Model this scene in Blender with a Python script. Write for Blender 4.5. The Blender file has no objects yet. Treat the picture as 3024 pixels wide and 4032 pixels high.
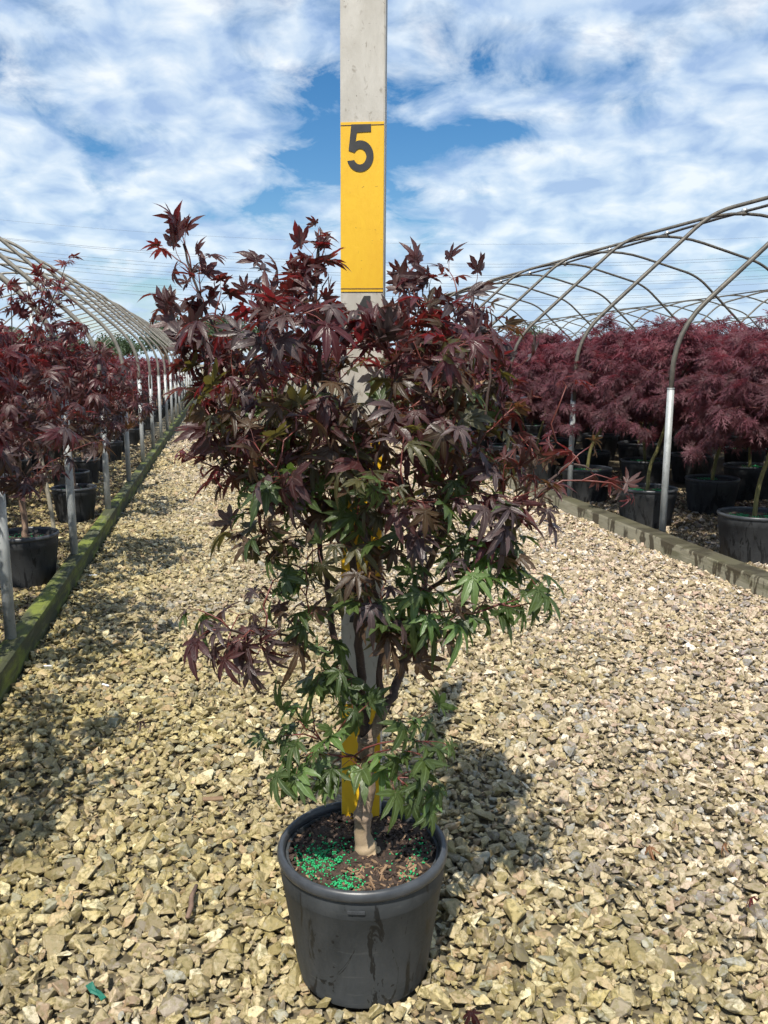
import bpy, bmesh, math, random
import numpy as np
from mathutils import Vector, Matrix, Euler, noise

random.seed(7)
rng = np.random.default_rng(7)
sc = bpy.context.scene
COL = sc.collection
R = math.radians

# ------------------------------------------------------------------ camera
FPX, PITCH, YAW, CAMH = 3300.0, R(10.07), R(11.03), 1.286
cam_data = bpy.data.cameras.new('camera')
cam = bpy.data.objects.new('camera', cam_data)
COL.objects.link(cam)
cam.location = (0, 0, CAMH)
cam.rotation_euler = (R(90) - PITCH, 0, -YAW)
cam_data.sensor_fit = 'HORIZONTAL'
cam_data.sensor_width = 36.0
cam_data.lens = FPX / 3024.0 * 36.0
cam_data.clip_start = 0.05
cam_data.clip_end = 2000
sc.camera = cam

# ------------------------------------------------------------------ world, sun, exposure
SUN_EL = R(58)
SUN_AZ = Vector((-0.40, -0.92, 0)).normalized()          # horizontal direction towards the sun
world = bpy.data.worlds.new('World')
sc.world = world
world.use_nodes = True
nt = world.node_tree
for n in list(nt.nodes):
    nt.nodes.remove(n)


def N(tree, typ, **kw):
    n = tree.nodes.new(typ)
    for k, v in kw.items():
        if k == 'i':
            for kk, vv in v.items():
                n.inputs[kk].default_value = vv
        else:
            setattr(n, k, v)
    return n


def ramp(tree, pts, src=None, interp='LINEAR'):
    n = tree.nodes.new('ShaderNodeValToRGB')
    cr = n.color_ramp
    cr.interpolation = interp
    while len(cr.elements) < len(pts):
        cr.elements.new(0.5)
    for e, (p, c) in zip(cr.elements, pts):
        e.position = p
        if not hasattr(c, '__len__'):
            c = (c, c, c)
        e.color = (c[0], c[1], c[2], 1)
    if src is not None:
        tree.links.new(src, n.inputs[0])
    return n


def math_n(tree, op, a, b=None, clamp=False):
    n = tree.nodes.new('ShaderNodeMath')
    n.operation = op
    n.use_clamp = clamp
    for i, v in enumerate((a, b)):
        if v is None:
            continue
        if isinstance(v, (int, float)):
            n.inputs[i].default_value = v
        else:
            tree.links.new(v, n.inputs[i])
    return n.outputs[0]


def mix_c(tree, fac, a, b, mode='MIX'):
    n = tree.nodes.new('ShaderNodeMix')
    n.data_type = 'RGBA'
    n.blend_type = mode
    n.clamp_factor = True
    for sock, v in ((n.inputs[0], fac), (n.inputs[6], a), (n.inputs[7], b)):
        if isinstance(v, (int, float)):
            sock.default_value = v
        elif isinstance(v, (tuple, list)):
            sock.default_value = (v[0], v[1], v[2], 1)
        else:
            tree.links.new(v, sock)
    return n.outputs[2]


L = nt.links.new
sky = N(nt, 'ShaderNodeTexSky', sky_type='NISHITA', sun_disc=False)
sky.sun_elevation = SUN_EL
sky.sun_rotation = math.atan2(SUN_AZ.x, SUN_AZ.y)
sky.air_density = 1.0
sky.dust_density = 0.6
sky.ozone_density = 2.2
tc = N(nt, 'ShaderNodeTexCoord')
sep = N(nt, 'ShaderNodeSeparateXYZ')
L(tc.outputs['Generated'], sep.inputs[0])
den = math_n(nt, 'ADD', math_n(nt, 'MAXIMUM', sep.outputs[2], 0.0), 0.30)
cx = math_n(nt, 'DIVIDE', sep.outputs[0], den)
cy = math_n(nt, 'DIVIDE', sep.outputs[1], den)
comb = N(nt, 'ShaderNodeCombineXYZ')
L(cx, comb.inputs[0]); L(cy, comb.inputs[1])
mp = N(nt, 'ShaderNodeMapping')
SKY_OFF = (-0.495, -4.055, 0.0)
mp.inputs['Location'].default_value = SKY_OFF
mp.inputs['Rotation'].default_value = (0, 0, R(24))
mp.inputs['Scale'].default_value = (1.0, 1.0, 1.0)
L(comb.outputs[0], mp.inputs[0])
n_big = N(nt, 'ShaderNodeTexNoise', noise_dimensions='2D', i={'Scale': 1.5, 'Detail': 2.0, 'Roughness': 0.5, 'Distortion': 0.3})
n_mid = N(nt, 'ShaderNodeTexNoise', noise_dimensions='2D', i={'Scale': 6.0, 'Detail': 9.0, 'Roughness': 0.60, 'Distortion': 0.28})
n_shade = N(nt, 'ShaderNodeTexNoise', noise_dimensions='2D', i={'Scale': 8.5, 'Detail': 6.0, 'Roughness': 0.5, 'Distortion': 0.2})
for n in (n_big, n_mid, n_shade):
    L(mp.outputs[0], n.inputs['Vector'])
cov = math_n(nt, 'ADD', math_n(nt, 'MULTIPLY', n_big.outputs[0], 0.95), math_n(nt, 'MULTIPLY', n_mid.outputs[0], 0.52))
low = math_n(nt, 'MULTIPLY', math_n(nt, 'SUBTRACT', 0.40, sep.outputs[2], True), 0.42)
cov = math_n(nt, 'ADD', cov, low)
mask = ramp(nt, [(0.620, 0.0), (0.690, 0.48), (0.790, 0.95)], cov).outputs[0]
ccol = ramp(nt, [(0.32, (0.34, 0.48, 0.72)), (0.47, (0.52, 0.65, 0.82)), (0.58, (0.66, 0.76, 0.87)), (0.70, (0.84, 0.89, 0.94))], n_shade.outputs[0]).outputs[0]
horiz = ramp(nt, [(0.0, 1.0), (0.26, 0.0)], sep.outputs[2]).outputs[0]
ccol = mix_c(nt, math_n(nt, 'MULTIPLY', horiz, 0.6), ccol, (0.55, 0.72, 0.86))
hsv = N(nt, 'ShaderNodeHueSaturation')
hsv.inputs['Saturation'].default_value = 1.38
L(sky.outputs[0], hsv.inputs['Color'])
bg_sky = N(nt, 'ShaderNodeBackground')
bg_sky.inputs[1].default_value = 0.072
L(hsv.outputs[0], bg_sky.inputs[0])
bg_cl = N(nt, 'ShaderNodeBackground')
bg_cl.inputs[1].default_value = 0.69
L(ccol, bg_cl.inputs[0])
mixs = N(nt, 'ShaderNodeMixShader')
L(mask, mixs.inputs[0]); L(bg_sky.outputs[0], mixs.inputs[1]); L(bg_cl.outputs[0], mixs.inputs[2])
wout = N(nt, 'ShaderNodeOutputWorld')
L(mixs.outputs[0], wout.inputs[0])

sun_d = bpy.data.lights.new('sun', 'SUN')
sun_d.energy = 4.1
sun_d.angle = R(0.53)
sun_d.color = (1.0, 0.94, 0.84)
sun = bpy.data.objects.new('sun', sun_d)
COL.objects.link(sun)
to_sun = Vector((SUN_AZ.x * math.cos(SUN_EL), SUN_AZ.y * math.cos(SUN_EL), math.sin(SUN_EL)))
sun.rotation_euler = to_sun.to_track_quat('Z', 'Y').to_euler()
sun.location = to_sun * 30

sc.view_settings.view_transform = 'Standard'
sc.view_settings.look = 'None'
sc.view_settings.exposure = 0.74
sc.view_settings.gamma = 1.0
sc.view_settings.use_curve_mapping = False
sc.render.engine = 'CYCLES'
sc.cycles.max_bounces = 4
sc.cycles.diffuse_bounces = 2
sc.cycles.glossy_bounces = 2
sc.cycles.transmission_bounces = 2
sc.cycles.use_adaptive_sampling = True
sc.cycles.adaptive_threshold = 0.03
sc.cycles.use_denoising = True
sc.cycles.sample_clamp_indirect = 6.0

# ------------------------------------------------------------------ camera geometry in numbers (to place things by measured sight lines)
_cp, _sp, _cy, _sy = math.cos(PITCH), math.sin(PITCH), math.cos(YAW), math.sin(YAW)
FWD = np.array([_sy * _cp, _cy * _cp, -_sp])
RGT = np.array([_cy, -_sy, 0.0])
DWN = np.cross(FWD, RGT)
FH = np.array([_sy, _cy, 0.0])
CAM = np.array([0, 0, CAMH])


def at(x, y, d):
    """world point seen at photo pixel (x, y), at horizontal distance d in front of the camera"""
    r = FWD + RGT * (x - 1512) / FPX + DWN * (y - 2016) / FPX
    return CAM + r * (d / float(r @ FH))


def on_ground(x, y, z=0.0):
    r = FWD + RGT * (x - 1512) / FPX + DWN * (y - 2016) / FPX
    return CAM + r * ((z - CAMH) / r[2])


def proj(p):
    v = np.asarray(p) - CAM
    z = v @ FWD
    return 1512 + FPX * (v @ RGT) / z, 2016 + FPX * (v @ DWN) / z, z


# ------------------------------------------------------------------ mesh helpers
class MB:
    def __init__(self):
        self.v, self.f, self.m, self.n = [], [], [], 0

    def add(self, v, f, m=0):
        self.v.append(np.asarray(v, dtype=np.float64).reshape(-1, 3))
        self.f.extend([tuple(i + self.n for i in face) for face in f])
        self.m.extend([m] * len(f))
        self.n += len(self.v[-1])

    def box(self, lo, hi, m=0):
        x0, y0, z0 = lo
        x1, y1, z1 = hi
        self.add([(x0, y0, z0), (x1, y0, z0), (x1, y1, z0), (x0, y1, z0), (x0, y0, z1), (x1, y0, z1), (x1, y1, z1), (x0, y1, z1)],
                 [(3, 2, 1, 0), (4, 5, 6, 7), (0, 1, 5, 4), (1, 2, 6, 5), (2, 3, 7, 6), (3, 0, 4, 7)], m)

    def tube(self, pts, radii, sides=6, m=0, cap=True):
        pts = [np.asarray(p, float) for p in pts]
        k = len(pts)
        if not hasattr(radii, '__len__'):
            radii = [radii] * k
        ref = np.array([0.31, 0.17, 0.93])
        out = []
        prev_u = None
        for i in range(k):
            t = pts[min(i + 1, k - 1)] - pts[max(i - 1, 0)]
            t = t / (np.linalg.norm(t) + 1e-12)
            u = prev_u if prev_u is not None else (ref if abs(t @ ref) < 0.95 else np.array([1.0, 0, 0]))
            u = u - t * (u @ t)
            u /= np.linalg.norm(u) + 1e-12
            prev_u = u
            w = np.cross(t, u)
            a = np.arange(sides) * 2 * math.pi / sides
            out.append(pts[i] + radii[i] * (np.cos(a)[:, None] * u + np.sin(a)[:, None] * w))
        f = []
        for i in range(k - 1):
            for j in range(sides):
                j2 = (j + 1) % sides
                f.append((i * sides + j, i * sides + j2, (i + 1) * sides + j2, (i + 1) * sides + j))
        if cap:
            f.append(tuple(range(sides))[::-1])
            f.append(tuple((k - 1) * sides + j for j in range(sides)))
        self.add(np.vstack(out), f, m)

    def lathe(self, prof, sides=48, m=0, wob=None):
        a = np.arange(sides) * 2 * math.pi / sides
        v = []
        for r, z in prof:
            v.append(np.stack([r * np.cos(a), r * np.sin(a), np.full(sides, z)], 1))
        f = []
        for i in range(len(prof) - 1):
            for j in range(sides):
                j2 = (j + 1) % sides
                f.append((i * sides + j, i * sides + j2, (i + 1) * sides + j2, (i + 1) * sides + j))
        self.add(np.vstack(v), f, m)

    def mesh(self, name, mats, smooth=True):
        me = bpy.data.meshes.new(name)
        me.from_pydata(np.vstack(self.v).tolist(), [], self.f)
        for mt in mats:
            me.materials.append(mt)
        if any(self.m):
            me.polygons.foreach_set('material_index', np.array(self.m, dtype=np.int32))
        if smooth:
            me.polygons.foreach_set('use_smooth', np.ones(len(me.polygons), dtype=bool))
        me.update()
        return me

    def build(self, name, mats, parent=None, smooth=True):
        if not isinstance(mats, (list, tuple)):
            mats = [mats]
        return link(name, self.mesh(name, mats, smooth), parent)


def link(name, me, parent=None):
    o = bpy.data.objects.new(name, me)
    COL.objects.link(o)
    if parent is not None:
        o.parent = parent
    return o


def tag(o, label=None, cat=None, group=None, kind=None):
    for k, v in (('label', label), ('category', cat), ('group', group), ('kind', kind)):
        if v:
            o[k] = v
    return o


def empty(name, loc, rz=0.0):
    o = bpy.data.objects.new(name, None)
    o.empty_display_size = 0.1
    COL.objects.link(o)
    o.location = loc
    o.rotation_euler = (0, 0, rz)
    return o


def copy_tree(o, parent=None):
    c = o.copy()
    COL.objects.link(c)
    c.parent = parent
    for ch in CH.get(o.name, ()):
        copy_tree(ch, c)
    return c


CH = {}          # prototype name -> its children


def auto_smooth(o, deg=35):
    me = o.data
    bm = bmesh.new()
    bm.from_mesh(me)
    for e in bm.edges:
        if len(e.link_faces) == 2 and e.calc_face_angle(0) > R(deg):
            e.smooth = False
    bm.to_mesh(me)
    bm.free()


# ------------------------------------------------------------------ materials
def new_mat(name):
    m = bpy.data.materials.new(name)
    m.use_nodes = True
    t = m.node_tree
    b = t.nodes['Principled BSDF']
    return m, t, b


def noise_n(t, vec, scale, detail=4.0, rough=0.55, dist=0.0):
    n = N(t, 'ShaderNodeTexNoise', i={'Scale': scale, 'Detail': detail, 'Roughness': rough, 'Distortion': dist})
    if vec is not None:
        t.links.new(vec, n.inputs['Vector'])
    return n.outputs[0]


def mapped(t, src, scale=(1, 1, 1), loc=(0, 0, 0)):
    m = N(t, 'ShaderNodeMapping')
    m.inputs['Scale'].default_value = scale
    m.inputs['Location'].default_value = loc
    t.links.new(src, m.inputs[0])
    return m.outputs[0]


def bump(t, b, h, strength, dist):
    n = N(t, 'ShaderNodeBump')
    n.inputs['Strength'].default_value = strength
    n.inputs['Distance'].default_value = dist
    t.links.new(h, n.inputs['Height'])
    t.links.new(n.outputs[0], b.inputs['Normal'])


def leaf_mat(name, c1, c2, under, trans, tcol, rough=0.40, spec=0.45):
    m, t, b = new_mat(name)
    geo = N(t, 'ShaderNodeNewGeometry')
    oi = N(t, 'ShaderNodeObjectInfo')
    rnd = math_n(t, 'FRACT', math_n(t, 'ADD', geo.outputs['Random Per Island'], oi.outputs['Random']))
    nz = noise_n(t, geo.outputs['Position'], 55.0, 3.0)
    f = math_n(t, 'ADD', math_n(t, 'MULTIPLY', rnd, 0.85), math_n(t, 'MULTIPLY', math_n(t, 'SUBTRACT', nz, 0.5), 1.1), True)
    col = mix_c(t, f, c1, c2)
    col = mix_c(t, math_n(t, 'MULTIPLY', geo.outputs['Backfacing'], 0.8), col, under)
    lv = N(t, 'ShaderNodeAttribute', attribute_name='vein')
    sp = N(t, 'ShaderNodeSeparateXYZ')
    t.links.new(lv.outputs['Vector'], sp.inputs[0])
    rib = ramp(t, [(0.04, 1.0), (0.20, 0.0)], sp.outputs[0]).outputs[0]
    herr = math_n(t, 'FRACT', math_n(t, 'SUBTRACT', math_n(t, 'MULTIPLY', sp.outputs[1], 8.0), math_n(t, 'MULTIPLY', sp.outputs[0], 1.3)))
    side = ramp(t, [(0.0, 1.0), (0.22, 0.0)], herr).outputs[0]
    vein = math_n(t, 'MULTIPLY', math_n(t, 'MAXIMUM', rib, math_n(t, 'MULTIPLY', side, 0.30)), 0.55)
    vein = math_n(t, 'MULTIPLY', vein, sp.outputs[2])
    col = mix_c(t, vein, col, tuple(min(1.0, c * 1.3 + 0.012) for c in under))
    t.links.new(col, b.inputs['Base Color'])
    rr = math_n(t, 'ADD', math_n(t, 'MULTIPLY', nz, 0.30), rough - 0.13)
    t.links.new(rr, b.inputs['Roughness'])
    b.inputs['Specular IOR Level'].default_value = spec
    bump(t, b, math_n(t, 'ADD', nz, math_n(t, 'MULTIPLY', vein, -0.6)), 0.35, 0.004)
    tr = N(t, 'ShaderNodeBsdfTranslucent')
    tr.inputs[0].default_value = (*tcol, 1)
    ms = N(t, 'ShaderNodeMixShader')
    ms.inputs[0].default_value = trans
    t.links.new(b.outputs[0], ms.inputs[1])
    t.links.new(tr.outputs[0], ms.inputs[2])
    t.links.new(ms.outputs[0], t.nodes['Material Output'].inputs[0])
    return m


M = {}
M['maroon'] = leaf_mat('leaf_maroon', (0.024, 0.0092, 0.0092), (0.068, 0.023, 0.022), (0.085, 0.053, 0.048), 0.28, (0.24, 0.026, 0.022))
M['wine'] = leaf_mat('leaf_wine', (0.036, 0.0095, 0.0115), (0.085, 0.02, 0.025), (0.1, 0.052, 0.052), 0.32, (0.32, 0.022, 0.026))
M['bronze'] = leaf_mat('leaf_bronze', (0.03, 0.019, 0.012), (0.072, 0.044, 0.024), (0.095, 0.078, 0.05), 0.28, (0.24, 0.09, 0.025))
M['purple'] = leaf_mat('leaf_purple', (0.034, 0.022, 0.023), (0.072, 0.047, 0.046), (0.092, 0.068, 0.062), 0.2, (0.16, 0.05, 0.04))
M['green'] = leaf_mat('leaf_green', (0.026, 0.042, 0.012), (0.066, 0.098, 0.026), (0.1, 0.145, 0.062), 0.3, (0.16, 0.26, 0.03))
M['olive'] = leaf_mat('leaf_olive', (0.03, 0.03, 0.012), (0.07, 0.066, 0.025), (0.095, 0.095, 0.05), 0.3, (0.22, 0.18, 0.03))
M['blush'] = leaf_mat('leaf_far_red', (0.105, 0.028, 0.036), (0.185, 0.052, 0.062), (0.16, 0.07, 0.075), 0.30, (0.4, 0.05, 0.06))
M['lime'] = leaf_mat('leaf_fresh_green', (0.06, 0.115, 0.028), (0.125, 0.19, 0.062), (0.15, 0.21, 0.1), 0.3, (0.24, 0.42, 0.055))
M['red'] = leaf_mat('leaf_red', (0.075, 0.013, 0.014), (0.15, 0.026, 0.026), (0.15, 0.06, 0.055), 0.32, (0.38, 0.03, 0.03))
M['dead'] = leaf_mat('leaf_dry_tan', (0.16, 0.075, 0.035), (0.33, 0.17, 0.085), (0.28, 0.17, 0.10), 0.25, (0.4, 0.2, 0.08), 0.6)
M['lace'] = leaf_mat('lace_maroon', (0.068, 0.025, 0.033), (0.142, 0.054, 0.067), (0.13, 0.065, 0.072), 0.3, (0.3, 0.05, 0.07), 0.55, 0.22)
M['lace_dark'] = leaf_mat('lace_dark', (0.042, 0.018, 0.022), (0.092, 0.038, 0.045), (0.095, 0.05, 0.056), 0.26, (0.22, 0.04, 0.05), 0.55, 0.22)
M['lace_red'] = leaf_mat('lace_red', (0.105, 0.031, 0.041), (0.18, 0.056, 0.07), (0.17, 0.065, 0.075), 0.3, (0.38, 0.055, 0.075), 0.55, 0.22)
M['orange'] = leaf_mat('lace_orange', (0.30, 0.10, 0.03), (0.42, 0.17, 0.06), (0.35, 0.16, 0.08), 0.3, (0.5, 0.2, 0.05), 0.5)
M['far_leaf'] = leaf_mat('far_tree_leaf', (0.030, 0.052, 0.026), (0.066, 0.100, 0.050), (0.07, 0.10, 0.055), 0.15, (0.12, 0.20, 0.05), 0.6)


def simple(name, col, rough=0.5, metal=0.0, var=None, scale=20.0, bmp=0.0, bd=0.002):
    m, t, b = new_mat(name)
    b.inputs['Roughness'].default_value = rough
    b.inputs['Metallic'].default_value = metal
    tcn = N(t, 'ShaderNodeTexCoord')
    nz = noise_n(t, tcn.outputs['Object'], scale, 5.0, 0.6)
    t.links.new(mix_c(t, ramp(t, [(0.3, 0.0), (0.7, 1.0)], nz).outputs[0], col, var or tuple(c * 0.7 for c in col)), b.inputs['Base Color'])
    if bmp:
        bump(t, b, nz, bmp, bd)
    return m


def bark_mat(name, c1, c2, c3, base_z=None):
    m, t, b = new_mat(name)
    tcn = N(t, 'ShaderNodeTexCoord')
    v = tcn.outputs['Object']
    n1 = noise_n(t, mapped(t, v, (60, 60, 16)), 1.0, 6.0, 0.65, 0.6)
    n2 = noise_n(t, mapped(t, v, (150, 150, 420)), 1.0, 3.0, 0.6)
    col = mix_c(t, ramp(t, [(0.36, 0.0), (0.66, 1.0)], n1).outputs[0], c1, c2)
    col = mix_c(t, ramp(t, [(0.56, 0.0), (0.70, 0.75)], n2).outputs[0], col, c3)
    if base_z is not None:                      # pale, scuffed collar of bark at the foot of the stem
        sp = N(t, 'ShaderNodeSeparateXYZ')
        t.links.new(v, sp.inputs[0])
        hz = math_n(t, 'ADD', sp.outputs[2], math_n(t, 'MULTIPLY', math_n(t, 'SUBTRACT', n1, 0.5), 0.22))
        k = ramp(t, [(0.0, 1.0), (1.0, 0.0)], math_n(t, 'DIVIDE', math_n(t, 'SUBTRACT', hz, base_z), 0.085, True)).outputs[0]
        col = mix_c(t, math_n(t, 'MULTIPLY', k, 0.85), col, mix_c(t, n1, (0.22, 0.155, 0.085), (0.50, 0.39, 0.24)))
    t.links.new(col, b.inputs['Base Color'])
    b.inputs['Roughness'].default_value = 0.75
    bump(t, b, n1, 0.5, 0.004)
    return m


M['bark'] = bark_mat('maple_bark', (0.11, 0.076, 0.056), (0.29, 0.215, 0.155), (0.46, 0.37, 0.27), 0.268)
M['bark_dark'] = bark_mat('maple_branch_bark', (0.030, 0.017, 0.015), (0.072, 0.045, 0.036), (0.11, 0.08, 0.06))
M['bark_row'] = bark_mat('row_maple_bark', (0.11, 0.065, 0.045), (0.24, 0.16, 0.11), (0.33, 0.25, 0.17))
M['bark_green'] = bark_mat('laceleaf_bark', (0.075, 0.075, 0.022), (0.16, 0.145, 0.045), (0.20, 0.17, 0.08))
M['twig_red'] = simple('red_twig', (0.10, 0.018, 0.018), 0.45, var=(0.16, 0.05, 0.035), scale=60)


def pot_mat(name, dusty):
    m, t, b = new_mat(name)
    tcn = N(t, 'ShaderNodeTexCoord')
    v = tcn.outputs['Object']
    dust = noise_n(t, mapped(t, v, (9, 9, 5), (3.1, 0, 0)), 1.0, 7.0, 0.62, 0.8)
    fine = noise_n(t, v, 190.0, 3.0, 0.6)
    streak = noise_n(t, mapped(t, v, (15, 15, 3.6), (0.7, 2.6, 0)), 1.0, 5.0, 0.62, 2.2)
    spots = noise_n(t, v, 70.0, 2.0, 0.5)
    swipe = noise_n(t, mapped(t, v, (12, 12, 60), (5, 2, 1)), 1.0, 3.0, 0.6, 1.2)
    k = ramp(t, [(0.30, 0.0), (0.62, 1.0)], dust).outputs[0]
    col = mix_c(t, k, (0.024, 0.028, 0.031), (0.056, 0.061, 0.065)) if dusty else mix_c(t, k, (0.018, 0.019, 0.021), (0.040, 0.042, 0.044))
    col = mix_c(t, math_n(t, 'MULTIPLY', ramp(t, [(0.62, 0.0), (0.74, 1.0)], swipe).outputs[0], 0.35), col, (0.11, 0.115, 0.112))
    sp = N(t, 'ShaderNodeSeparateXYZ')
    t.links.new(v, sp.inputs[0])
    lowz = ramp(t, [(0.0, 1.0), (1.0, 0.0)], math_n(t, 'DIVIDE', sp.outputs[2], 0.25, True)).outputs[0]
    wet = math_n(t, 'ADD', streak, math_n(t, 'MULTIPLY', lowz, 0.07))
    wetm = ramp(t, [(0.585, 0.0), (0.605, 1.0)], wet).outputs[0]
    wetm = math_n(t, 'MAXIMUM', wetm, ramp(t, [(0.715, 0.0), (0.725, 1.0)], spots).outputs[0])
    col = mix_c(t, math_n(t, 'MULTIPLY', wetm, 0.82), col, (0.007, 0.0078, 0.009))
    t.links.new(col, b.inputs['Base Color'])
    rg = math_n(t, 'SUBTRACT', 0.62, math_n(t, 'MULTIPLY', wetm, 0.10))
    t.links.new(math_n(t, 'ADD', rg, math_n(t, 'MULTIPLY', math_n(t, 'SUBTRACT', fine, 0.5), 0.2)), b.inputs['Roughness'])
    b.inputs['Specular IOR Level'].default_value = 0.28
    bump(t, b, math_n(t, 'ADD', math_n(t, 'MULTIPLY', fine, 0.3), dust), 0.12, 0.004)
    return m


M['pot'] = pot_mat('dusty_black_plastic', True)
M['pot_row'] = pot_mat('black_plastic', False)
M['rim'] = simple('black_rim_plastic', (0.030, 0.033, 0.038), 0.38, var=(0.055, 0.060, 0.066), scale=30, bmp=0.1)
M['soil'] = simple('potting_soil', (0.016, 0.011, 0.008), 0.9, var=(0.045, 0.030, 0.020), scale=70, bmp=0.9, bd=0.01)
M['chip'] = simple('bark_chip', (0.024, 0.015, 0.011), 0.85, var=(0.070, 0.042, 0.028), scale=14)
M['chip_pale'] = simple('pale_bark_chip', (0.13, 0.075, 0.042), 0.85, var=(0.30, 0.20, 0.115), scale=14)
M['granule'] = simple('green_fertiliser', (0.009, 0.37, 0.120), 0.5, var=(0.012, 0.21, 0.075), scale=40)
M['white_tag'] = simple('white_plastic_tag', (0.75, 0.76, 0.76), 0.5, var=(0.62, 0.62, 0.60), scale=30)
M['green_plastic'] = simple('green_plastic', (0.004, 0.085, 0.055), 0.4, var=(0.010, 0.14, 0.09), scale=30)
M['stick'] = simple('brown_stick', (0.10, 0.062, 0.045), 0.8, var=(0.20, 0.13, 0.09), scale=60, bmp=0.4)
M['bamboo'] = simple('weathered_cane', (0.21, 0.19, 0.14), 0.7, var=(0.34, 0.31, 0.24), scale=40, bmp=0.2)


def pipe_mat(name, c1, c2, metal, rough, stain):
    m, t, b = new_mat(name)
    geo = N(t, 'ShaderNodeNewGeometry')
    v = geo.outputs['Position']
    n1 = noise_n(t, mapped(t, v, (22, 22, 9)), 1.0, 6.0, 0.65, 0.4)
    n2 = noise_n(t, v, 75.0, 4.0, 0.6)
    col = mix_c(t, ramp(t, [(0.35, 0.0), (0.65, 1.0)], n1).outputs[0], c1, c2)
    col = mix_c(t, ramp(t, [(0.58, 0.0), (0.70, 0.8)], n2).outputs[0], col, stain)
    t.links.new(col, b.inputs['Base Color'])
    b.inputs['Metallic'].default_value = metal
    b.inputs['Roughness'].default_value = rough
    bump(t, b, n2, 0.15, 0.002)
    return m


M['galv'] = pipe_mat('galvanised_sleeve', (0.27, 0.29, 0.29), (0.40, 0.42, 0.42), 0.25, 0.55, (0.18, 0.20, 0.165))
M['hoop_pipe'] = pipe_mat('weathered_hoop_pipe', (0.15, 0.138, 0.115), (0.25, 0.232, 0.195), 0.2, 0.55, (0.07, 0.06, 0.045))
M['hoop_shaded'] = pipe_mat('shaded_hoop_pipe', (0.060, 0.055, 0.046), (0.125, 0.112, 0.090), 0.15, 0.55, (0.035, 0.03, 0.024))  # darker copy of the pipe colour, shade of the side turned from the sun painted in
M['clamp'] = pipe_mat('bright_clamp', (0.55, 0.56, 0.55), (0.72, 0.72, 0.70), 0.6, 0.35, (0.3, 0.3, 0.28))
M['frame_wood'] = simple('pale_frame_timber', (0.52, 0.45, 0.33), 0.8, var=(0.38, 0.32, 0.22), scale=6)


def timber_mat(name, mossy):
    m, t, b = new_mat(name)
    geo = N(t, 'ShaderNodeNewGeometry')
    v = geo.outputs['Position']
    sp = N(t, 'ShaderNodeSeparateXYZ')
    t.links.new(v, sp.inputs[0])
    sn = N(t, 'ShaderNodeSeparateXYZ')
    t.links.new(geo.outputs['True Normal'], sn.inputs[0])
    grain = noise_n(t, mapped(t, v, (60, 2.2, 120)), 1.0, 6.0, 0.6, 0.5)
    blot = noise_n(t, mapped(t, v, (9, 3.2, 14)), 1.0, 6.0, 0.62, 0.4)
    drip = noise_n(t, mapped(t, v, (3, 7.5, 2.6)), 1.0, 5.0, 0.6, 0.3)
    fine = noise_n(t, v, 120.0, 3.0, 0.6)
    up = math_n(t, 'MAXIMUM', sn.outputs[2], 0.0)
    if mossy:
        col = mix_c(t, grain, (0.032, 0.038, 0.015), (0.070, 0.074, 0.032))
        k = ramp(t, [(0.47, 0.0), (0.60, 1.0)], blot).outputs[0]
        col = mix_c(t, k, col, mix_c(t, fine, (0.075, 0.105, 0.014), (0.20, 0.225, 0.034)))
        col = mix_c(t, ramp(t, [(0.55, 0.0), (0.72, 0.85)], drip).outputs[0], col, (0.030, 0.040, 0.013))
        edge = ramp(t, [(0.60, 0.0), (0.68, 0.6)], noise_n(t, mapped(t, v, (30, 5, 30), (4, 4, 4)), 1.0, 4.0)).outputs[0]
        col = mix_c(t, edge, col, (0.15, 0.155, 0.10))
    else:
        col = mix_c(t, grain, (0.21, 0.19, 0.125), (0.46, 0.425, 0.31))
        k = ramp(t, [(0.50, 0.0), (0.68, 0.7)], blot).outputs[0]
        col = mix_c(t, k, col, (0.085, 0.085, 0.032))
        zz = math_n(t, 'MULTIPLY', sp.outputs[2], 1.1)
        d = ramp(t, [(0.555, 0.0), (0.59, 1.0)], math_n(t, 'ADD', drip, math_n(t, 'MULTIPLY', zz, 0.45))).outputs[0]
        col = mix_c(t, math_n(t, 'MULTIPLY', d, 0.9), col, mix_c(t, fine, (0.036, 0.026, 0.012), (0.070, 0.052, 0.026)))
        topc = mix_c(t, ramp(t, [(0.42, 0.0), (0.66, 1.0)], blot).outputs[0], (0.024, 0.020, 0.009), (0.060, 0.056, 0.025))
        col = mix_c(t, math_n(t, 'MULTIPLY', up, 0.88), col, topc)
    t.links.new(col, b.inputs['Base Color'])
    b.inputs['Roughness'].default_value = 0.8
    bump(t, b, math_n(t, 'ADD', grain, math_n(t, 'MULTIPLY', fine, 0.4)), 0.5, 0.004)
    return m


M['timber_moss'] = timber_mat('mossy_timber', True)
M['timber_tan'] = timber_mat('weathered_timber', False)


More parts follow.
